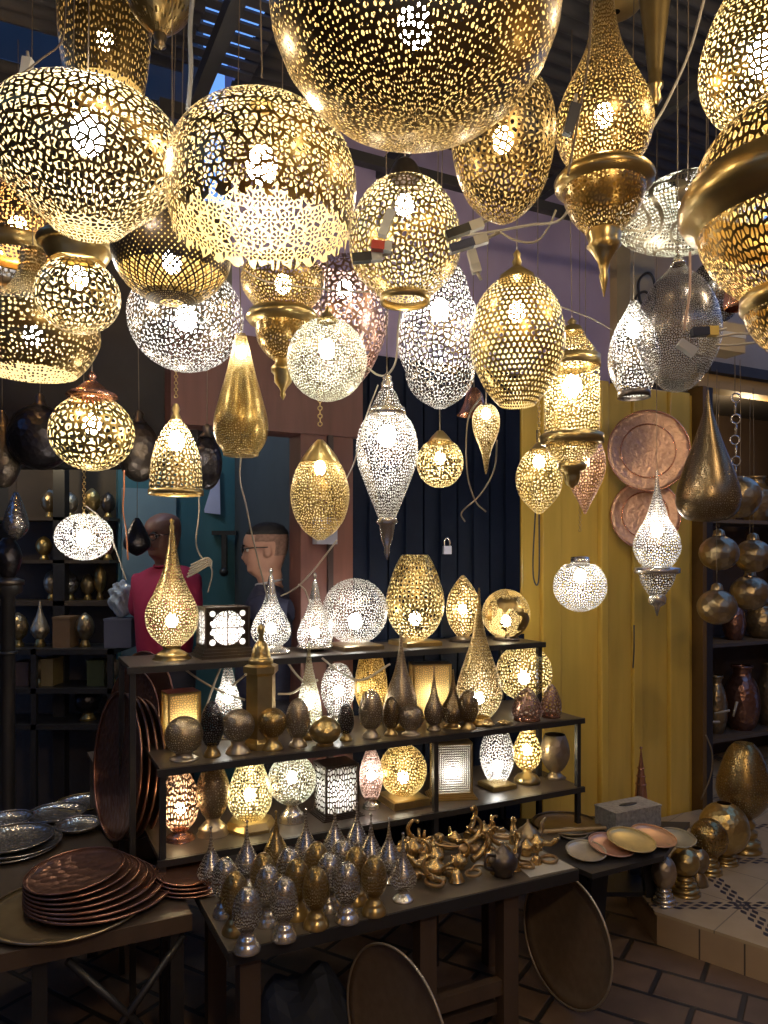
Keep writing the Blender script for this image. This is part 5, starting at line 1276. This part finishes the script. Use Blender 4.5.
cable('second white cord running right below the first at the smoky globe', [(715, 345, 1.82), (735, 345, 1.82), (758, 342, 1.8)])
cable('white wire looped around the top of the silver amphora lantern', [(368, 368, 2.2), (378, 375, 2.15), (388, 374, 2.12), (396, 360, 2.1), (398, 330, 2.1), (402, 300, 2.0)], r=.003)
cable('thin white wire crossing under the scalloped dome lantern', [(232, 262, 1.75), (262, 280, 1.85), (290, 285, 1.9), (330, 290, 1.9), (370, 292, 1.85)], r=.002)
cable('thin white wire falling left of the amphora lantern', [(378, 385, 2.05), (365, 420, 2.05), (355, 460, 2.05), (346, 480, 2.1)], r=.002)
cable('thin wire hanging right of the cone-shaped lantern', [(482, 395, 2.45), (468, 420, 2.5), (467, 470, 2.5), (475, 500, 2.5), (486, 512, 2.5)], CORD, r=.0025)
cable('second wire hanging beside the cone-shaped lantern', [(497, 440, 2.45), (494, 470, 2.5), (480, 495, 2.5), (462, 512, 2.5), (465, 522, 2.5)], CORD, r=.0025)
cable('dark hooked cord hanging on the left edge of the yellow door', [(537, 430, 3.6), (537, 480, 3.6), (533, 560, 3.6), (535, 583, 3.6), (539, 575, 3.6), (539, 500, 3.6)], WIREB, r=.004)
cable('dark seam cord pinned down the yellow door', [(634, 625, 3.95), (634, 650, 3.95), (633, 668, 3.95)], WIREB, r=.004)
cable('yellowish cable arching inside the right shop opening', [(706, 735, 3.9), (712, 752, 3.9), (711, 775, 3.9), (701, 800, 3.9)], CORD, r=.004)
cable('grey fluffy cord hanging from the roof left of the scalloped dome', [(193, -10, 1.6), (190, 30, 1.6), (191, 70, 1.6), (188, 110, 1.6)], paint('grey_cord', (.25, .25, .25), .8), r=.005)
cable('thin cord crossing the roof at upper left', [(0, 90, 1.7), (40, 60, 1.7), (62, 40, 1.75), (66, 0, 1.8)], CORD, r=.002)
# cord bundle by the man in pink
for i in range(5):
    cable('beige cord in the tied bundle between the tall teardrop lamp and the man in navy', [(187+i, 577-3*i, 2.62), (197, 572-2.4*i, 2.62), (207, 566-2*i, 2.64), (212, 566-i, 2.64)], r=.004, group='tied cord bundle')
def plug(lab, px, py, Yp, ang, cols, L=.06):
    t = thing('taped_plug', lab, 'plug', at(px, py, Yp)); R = Euler((0, -ang, 0)).to_matrix()
    MB().box(R @ Vector((0, 0, 0)), (L, .02, .02), R).build('tape_wrap', cols[0], t)
    MB().box(R @ Vector((L*.75, 0, 0)), (L*.6, .018, .022), R).build('socket', cols[1], t)
    MB().tube([R @ Vector((L, 0, 0)), R @ Vector((L*1.6, 0, .005))], .004, 6).build('lead', WHITEC, t)
TAPE = paint('black_tape', (.015, .015, .02), .35); WTP = paint('white_tape', (.55, .53, .48), .5)
plug('black taped plug with white socket, upper of the pair right of the onion lantern', 458, 232, 1.78, .35, (TAPE, WTP))
plug('dark blue taped plug with white socket, lower of the pair right of the onion lantern', 462, 246, 1.78, .30, (paint('blue_tape', (.03, .04, .10), .35), WTP))
plug('white taped joint hanging below the dark blue plug', 473, 258, 1.78, -1.3, (WTP, WTP), .035)
plug('black taped plug with red mark at the left of the onion lantern', 362, 258, 1.72, .1, (TAPE, WTP), .045)
plug('white fluttering tape above the red-marked plug', 385, 228, 1.72, 1.2, (WTP, WTP), .04)
plug('red taped wire joint on the red-marked plug', 378, 246, 1.70, -.1, (paint('red_tape', (.5, .06, .04), .4), WTP), .03)
plug('black and yellow plug in front of the smoky silver globe', 700, 332, 1.8, .05, (TAPE, paint('yellow_tape', (.65, .45, .08), .4)), .04)
plug('white crumpled tape on the smoky silver globe', 684, 346, 1.8, -.6, (WTP, WTP), .03)
plug('white taped joint hanging at the upper left near the blue sky gap', 26, 72, 1.75, 1.4, (WTP, WTP), .03)
plug('dark taped cord end on the flanged drop lantern', 570, 125, 1.52, 1.3, (TAPE, TAPE), .04)
# beige cardboard piece behind the flanged lantern
cbx = thing('cardboard_box', 'beige cardboard box behind the smoky globe under the shop beam', 'box', at(722, 340, 3.2), None, .4)
MB().box((0, 0, 0), (.16, .1, .12)).build('body', paint('cardboard', (.42, .33, .20), .7), cbx)
MB().box((0, -.052, .01), (.16, .003, .02)).build('tape', WTP, cbx)
MB().tube([(0, 0, .06), (0, 0, 3.5-cbx.location.z)], .002, 5).build('cord', CORD, cbx)
bt = thing('dark_sack', 'dark blue-grey sack lying under the low table', 'sack', uv(.30, .22, 0))
bm = bmesh.new(); bmesh.ops.create_icosphere(bm, subdivisions=3, radius=.15)
for v in bm.verts: v.co = Vector((v.co.x*1.1, v.co.y*.8, max(-.0, (v.co.z+.13)*(1.0+.12*math.sin(v.co.x*40)))))
me = bpy.data.meshes.new('sack'); bm.to_mesh(me); bm.free(); me.materials.append(paint('sack_cloth', (.03, .035, .045), .7)); bo = bpy.data.objects.new('cloth', me); C.objects.link(bo); bo.parent = bt
# ------------------------------------------------------------------ people
SKIN1 = paint('skin_light', (.50, .27, .19), .5, var=.08, scale=20)
SKIN2 = paint('skin_tan', (.22, .10, .07), .5, var=.1, scale=20)
def skin_mesh(joints, edges, radii, subdiv=2, root=0):
    me = bpy.data.meshes.new('skel'); me.from_pydata([tuple(j) for j in joints], edges, [])
    ob = bpy.data.objects.new('skel', me); C.objects.link(ob)
    sk = ob.modifiers.new('skin', 'SKIN'); sk.use_smooth_shade = True
    for i, r in enumerate(radii):
        r = r if isinstance(r, tuple) else (r, r)
        me.skin_vertices[0].data[i].radius = r
        me.skin_vertices[0].data[i].use_root = (i == root)
    sb = ob.modifiers.new('sub', 'SUBSURF'); sb.levels = subdiv; sb.render_levels = subdiv
    dg = bpy.context.evaluated_depsgraph_get(); ev = ob.evaluated_get(dg); m2 = bpy.data.meshes.new_from_object(ev)
    bpy.data.objects.remove(ob, do_unlink=True); return m2
def me_to(bm, me, M=None):
    t = bmesh.new(); t.from_mesh(me)
    if M is not None: t.transform(M)
    tmp = bpy.data.meshes.new('t'); t.to_mesh(tmp); t.free(); bm.from_mesh(tmp)
LV = [(-.085, .048, -.055, .058), (-.05, .046, -.06, .056), (-.02, .055, -.065, .056), (0, .082, -.062, .05), (.012, .094, -.062, .054), (.03, .094, -.07, .060), (.045, .094, -.078, .063), (.052, .099, -.08, .064), (.06, .095, -.083, .065), (.075, .096, -.09, .068),
      (.095, .097, -.098, .072), (.115, .094, -.102, .074), (.13, .101, -.105, .075), (.15, .102, -.107, .077), (.17, .096, -.106, .076), (.19, .083, -.099, .071), (.207, .06, -.082, .058), (.22, .034, -.056, .038), (.228, .008, -.02, .012)]
def head_mesh(scale=1.0, hair=False, bald=False):
    mb = MB(); seg = 40; b = 0
    lv = LV
    for (z, fr, bk, hw) in lv:
        c = (fr+bk)/2; a = (fr-bk)/2
        for k in range(seg):
            th = 2*PI*k/seg; cx, sx = math.cos(th), math.sin(th)
            e = .85
            x = c+a*math.copysign(abs(cx)**e, cx); y = hw*math.copysign(abs(sx)**e, sx)
            an = (th+PI) % (2*PI)-PI
            nose = max(0, 1-abs(z-.082)/.045)*math.exp(-(an/.16)**2)
            tipf = math.exp(-((z-.076)/.014)**2)*math.exp(-(an/.2)**2)
            x += .014*nose+.013*tipf
            eye = math.exp(-((abs(an)-.42)/.2)**2)*math.exp(-((z-.112)/.013)**2); x -= .009*eye
            lip = math.exp(-((z-.045)/.003)**2)*math.exp(-(an/.35)**2); x -= .004*lip
            mb.v.append(Vector((x, y, z))*scale)
    for i in range(len(lv)-1):
        for k in range(seg):
            k2 = (k+1) % seg; mb.f.append([i*seg+k, i*seg+k2, (i+1)*seg+k2, (i+1)*seg+k]); mb.sm.append(True)
    mb.f.append([k for k in range(seg)][::-1]); mb.sm.append(True)
    n = len(lv)-1; mb.f.append([n*seg+k for k in range(seg)]); mb.sm.append(True)
    for s_ in (-1, 1):
        mb.ball(Vector((-.008, s_*.076, .098))*scale, .03*scale, 12, 8, (.62, .32, 1))
        mb.ball(Vector((.0, s_*.07, .09))*scale, .018*scale, 10, 8, (.7, .6, 1))
    me = bpy.data.meshes.new('head'); me.from_pydata([tuple(v) for v in mb.v], [], mb.f); return me
def hand(js, es, rs, wrist_i, w, d, side, up):
    """append palm + five fingers"""
    d = d.normalized(); s = side.normalized(); u = up.normalized()
    def add(p, r, par):
        js.append(p); rs.append(r); es.append((par, len(js)-1)); return len(js)-1
    palm = add(w+d*.045, (.030, .016), wrist_i); kn = add(w+d*.08, (.034, .014), palm)
    for i, (o, L) in enumerate(((-.026, .065), (-.009, .075), (.009, .07), (.026, .055))):
        a = add(w+d*.09+s*o, .0085, kn); b = add(w+d*(.09+L*.5)+s*o+u*.008, .008, a); c = add(w+d*(.09+L)+s*o*.9+u*.028, .007, b)
    t = add(w+d*.035-s*.035, .010, palm); t2 = add(w+d*.07-s*.045+u*.012, .009, t)
def person(lab, loc, face, H, skin, shirtc, collar=None, hairc=None, bald=False, arms='down', phone=False, belly=1.0, headyaw=0, pitch=0):
    """figure facing local +x, face = world heading"""
    root = thing('person', lab, 'person', loc, None, face)
    S_ = H/1.75
    hz = 1.52  # chin height for 1.75 m
    js = [Vector((0, 0, .95)), Vector((0, 0, 1.10)), Vector((.0, 0, 1.25)), Vector((-.01, 0, 1.38)), Vector((-.01, 0, 1.47))]
    rs = [(.15, .115), (.145*belly, .115*belly), (.155*belly, .12*belly), (.14, .10), (.058, .058)]
    # skin radius axes: keep nearly round then flatten by scaling afterwards
    es = [(0, 1), (1, 2), (2, 3), (3, 4)]
    def add(p, r, par): js.append(Vector(p)); rs.append(r); es.append((par, len(js)-1)); return len(js)-1
    for s in (-1, 1):
        sh = add((-.01, s*.155, 1.41), .062, 3)
        if arms == 'bent' and s == 1:
            el = add((.06, s*.25, 1.16), .045, sh); wr = add((.26, s*.10, 1.20), .03, el); dd = Vector((.6, -.7, .1)); hw_ = js[wr]
            hand(js, es, rs, wr, js[wr], dd, Vector((0, 0, 1)), Vector((-.7, -.6, 0)))
        else:
            el = add((-.02, s*.235, 1.13), .045, sh); wr = add((.04, s*.25, .88), .03, el)
            hand(js, es, rs, wr, js[wr], Vector((.1, 0, -1)), Vector((1, 0, 0)), Vector((0, -s, 0)))
        hp = add((0, s*.095, .88), .095, 0); kn = add((.01, s*.11, .48), .062, hp); an = add((-.01, s*.12, .09), .042, kn); ft = add((.13, s*.13, .04), .038, an)
    rs2 = [(r if isinstance(r, tuple) else (r, r)) for r in rs]
    m = skin_mesh(js, es, rs2, 2)
    bm = bmesh.new(); me_to(bm, m, Matrix.Scale(S_, 4))
    Mh = Matrix.Translation(Vector((.0, 0, hz))*S_) @ Euler((0, pitch, headyaw)).to_matrix().to_4x4()
    me_to(bm, head_mesh(S_*1.0), Mh)
    me = bpy.data.meshes.new('body'); bm.to_mesh(me); bm.free(); me.materials.append(skin)
    ob = bpy.data.objects.new('body', me); C.objects.link(ob); ob.parent = root
    rm = ob.modifiers.new('remesh', 'REMESH'); rm.mode = 'VOXEL'; rm.voxel_size = .0055; rm.use_smooth_shade = True
    sm = ob.modifiers.new('smooth', 'SMOOTH'); sm.iterations = 2; sm.factor = .4
    m3 = bpy.data.meshes.new_from_object(ob.evaluated_get(bpy.context.evaluated_depsgraph_get())); ob.modifiers.clear(); ob.data = m3
    bmx = bmesh.new(); bmx.from_mesh(m3); seen = set(); parts_ = []
    for v in bmx.verts:
        if v in seen: continue
        st = [v]; seen.add(v); grp = []
        while st:
            q = st.pop(); grp.append(q)
            for e in q.link_edges:
                w_ = e.other_vert(q)
                if w_ not in seen: seen.add(w_); st.append(w_)
        parts_.append(grp)
    parts_.sort(key=len)
    for g in parts_[:-1]: bmesh.ops.delete(bmx, geom=g, context='VERTS')
    bmx.to_mesh(m3); bmx.free()
    if not m3.materials: m3.materials.append(skin)
    for p in m3.polygons: p.use_smooth = True
    # shirt: same torso and upper arms, a little larger
    sj = js[:4]; sr = [(a+.014, b+.014) for a, b in rs2[:4]]; sj = [v.copy() for v in sj]; sj[3] = sj[3]+Vector((0, 0, .03)); se = [(0, 1), (1, 2), (2, 3)]
    sj[0] = sj[0]-Vector((0, 0, .08))
    sj.append(Vector((-.008, 0, 1.468))); sr.append((.064, .064)); se.append((3, 4))
    idx = [i for i, p in enumerate(js) if abs(abs(p.y)-.155) < 1e-6 and abs(p.z-1.41) < 1e-6]
    for i in idx:
        sj.append(js[i].copy()); sr.append((.076, .076)); se.append((3, len(sj)-1))
        e = js[i+1]; sj.append(js[i].lerp(e, .85)); sr.append((.062, .062)); se.append((len(sj)-2, len(sj)-1))
    m = skin_mesh(sj, se, sr, 2)
    so = bpy.data.objects.new('shirt', m); C.objects.link(so); so.parent = root; m.transform(Matrix.Scale(S_, 4)); m.materials.clear(); m.materials.append(paint('shirt_'+str(int(shirtc[0]*100)), shirtc, .8, var=.25, scale=9))
    for p in m.polygons: p.use_smooth = True
    cj = MB().torus(Vector((-.004, 0, 1.475))*S_, .060*S_, .006*S_, Euler((0, .22, 0)).to_matrix(), 24, 8)
    cj.build('collar', paint('collar_'+str(int(shirtc[0]*100)), collar or shirtc, .8), root)
    # trousers
    tj = [Vector((0, 0, .97)), Vector((0, 0, .88))]; tr_ = [(.16, .125), (.15, .12)]; te = [(0, 1)]
    for s in (-1, 1):
        tj += [Vector((0, s*.095, .84)), Vector((.01, s*.11, .48)), Vector((-.01, s*.12, .10))]; n0 = len(tj); tr_ += [(.105, .105), (.08, .08), (.065, .065)]; te += [(1, n0-3), (n0-3, n0-2), (n0-2, n0-1)]
    m = skin_mesh(tj, te, tr_, 2); m.transform(Matrix.Scale(S_, 4)); to = bpy.data.objects.new('trousers', m); C.objects.link(to); to.parent = root; m.materials.clear(); m.materials.append(paint('dark_trousers', (.02, .02, .03), .8))
    for p in m.polygons: p.use_smooth = True
    for s in (-1, 1): MB().ball(Vector((.06, s*.125, .04))*S_, .05*S_, 14, 8, (2.2, .95, .8)).build('shoe', BLK, root)
    # head-space helpers
    def hs(p): return Mh @ (Vector(p)*S_)
    def hairpart(nm, mat, limf, g1, zmax=9):
        mb = MB(); seg = 48; rows = []
        L2 = []
        for i in range(len(LV)-1):
            for t in (0, .34, .67): L2.append(tuple(LV[i][j]*(1-t)+LV[i+1][j]*t for j in range(4)))
        L2.append(LV[-1])
        for (z, fr, bk, hw) in [l for l in L2 if l[0] >= .03]:
            c = (fr+bk)/2; a = (fr-bk)/2; row = []
            for k in range(seg):
                th = 2*PI*k/seg; an = abs((th+PI) % (2*PI)-PI)
                d_ = z-limf(an); g = -.006+(g1+.006)*max(0, min(1, d_/.012+.5))
                if z > zmax: g = -.004
                cx, sx = math.cos(th), math.sin(th); e = .85
                row.append(hs((c+(a+g)*math.copysign(abs(cx)**e, cx), (hw+g)*math.copysign(abs(sx)**e, sx), z+(g1 if z > .2 else 0))))
            rows.append(row)
        for r in rows: mb.v += r
        for i in range(len(rows)-1):
            for k in range(seg):
                k2 = (k+1) % seg; mb.f.append([i*seg+k, i*seg+k2, (i+1)*seg+k2, (i+1)*seg+k]); mb.sm.append(True)
        mb.f.append([(len(rows)-1)*seg+k for k in range(seg)]); mb.sm.append(True)
        return mb.build(nm, mat, root)
    if hairc:
        hairpart('hair', hairc, lambda an: .185-.012*min(an, 2.2)/2.2*1.6, .0045)
        hairpart('hair_fade', paint('shaved_hair', (.27, .155, .115), .8, var=.5, scale=80), lambda an: .21 if an < 1.15 else (.14 if an < 1.5 else (.135 if an < 1.9 else .07)), .0016)
    GL = paint('glasses_frame', (.01, .01, .012), .3)
    mb = MB()
    for s in (-1, 1):
        ring = [hs((.108, s*.034+.026*math.cos(t), .112+.018*math.sin(t))) for t in [2*PI*i/16 for i in range(17)]]
        mb.tube(ring, .0028*S_, 6, cap=False)
        mb.tube([hs((.106, s*.060, .116)), hs((.05, s*.080, .118)), hs((-.01, s*.084, .115))], .0026*S_, 6)
    mb.tube([hs((.109, -.010, .115)), hs((.114, 0, .118)), hs((.109, .010, .115))], .0026*S_, 6)
    mb.build('glasses', GL, root)
    EYE = paint('eye_white', (.5, .48, .45), .3); IR = paint('iris', (.03, .015, .01), .2); BRW = paint('brow_hair', (.02, .014, .01), .8); LIP = paint('lips', (.30, .12, .10), .5)
    for s in (-1, 1):
        mb = MB().ball(hs((.0795, s*.034, .112)), .0115*S_, 12, 8); mb.build('eye', EYE, root)
        MB().ball(hs((.0885, s*.036, .112)), .0052*S_, 8, 6).build('iris', IR, root)
        MB().tube([hs((.094, s*.052, .130)), hs((.103, s*.036, .134)), hs((.104, s*.018, .130))], [.0025*S_, .004*S_, .003*S_], 6).build('eyebrow', BRW, root)
    MB().tube([hs((.086, -.022, .0455)), hs((.097, 0, .0465)), hs((.086, .022, .0455))], [.002*S_, .0045*S_, .002*S_], 8).build('mouth', LIP, root)
    return root
HAIR = paint('short_black_hair', (.018, .014, .012), .7, var=.5, scale=60, bump=.4)
Y1 = 3.5; k1 = Y1/F
p1 = person('man in navy shirt and glasses, profile facing left, behind the top shelf', Vector(((268-HX)*k1, Y1, 0)), math.radians(188), 1.775, SKIN1, (.018, .02, .05), (.45, .45, .5), HAIR, pitch=.08)
Y2 = 4.25; k2 = Y2/F
p2 = person('bald man in a pink shirt with glasses, standing farther back and turned left', Vector(((165-HX)*k2, Y2, 0)), math.radians(242), 1.87, SKIN2, (.40, .022, .07), None, None, pitch=.12, arms='bent', belly=1.12)
# ------------------------------------------------------------------ light
wd = bpy.data.worlds.new('sky'); S.world = wd; wd.use_nodes = True
bg = wd.node_tree.nodes['Background']; bg.inputs[0].default_value = (.16, .38, 1.0, 1); bg.inputs[1].default_value = 1.1
def arealight(name, loc, target, size, power, col):
    l = bpy.data.lights.new(name, 'AREA'); l.energy = power; l.color = col; l.size = size
    o = bpy.data.objects.new(name, l); C.objects.link(o); o.location = loc; o.rotation_euler = (Vector(target)-Vector(loc)).to_track_quat('-Z', 'Y').to_euler(); return o
def ptlight(name, loc, power, col, r=.05):
    l = bpy.data.lights.new(name, 'POINT'); l.energy = power; l.color = col; l.shadow_soft_size = r
    o = bpy.data.objects.new(name, l); C.objects.link(o); o.location = loc; return o
ptlight('front_fill', (.7, -.4, 2.9), 62, (1, .74, .44), .12)          # added unseen source, a warm fill from behind the viewer
ptlight('door_fill', (1.75, 1.6, 3.1), 26, (1, .76, .46), .08)  # extra lamp added out of view to brighten the yellow door, trays and step
ptlight('passage_fill', uv(-.1, 2.1, 2.9), 16, (.75, .9, 1), .1)  # invented lamp hidden behind the lintel, lights up the teal wall
ptlight('shop_fill', uv(u697+.7, 1.3, 2.55), 11, (1, .72, .38), .06)  # unseen lamp added to lift the dark interior of the right shop
ptlight('left_shop_fill', (-2.2, 3.9, 2.35), 11, (1, .8, .5), .06)  # unseen lamp added to bring out the clutter on the far left shelves
vs = S.view_settings; vs.view_transform = 'Standard'; vs.look = 'None'; vs.gamma = 1; vs.use_curve_mapping = False; vs.exposure = 0.08
S.cycles.max_bounces = 8; S.cycles.transparent_max_bounces = 14; S.cycles.diffuse_bounces = 3; S.cycles.glossy_bounces = 4
S.cycles.sample_clamp_indirect = 6; S.cycles.use_light_tree = True
S.cycles.use_denoising = True
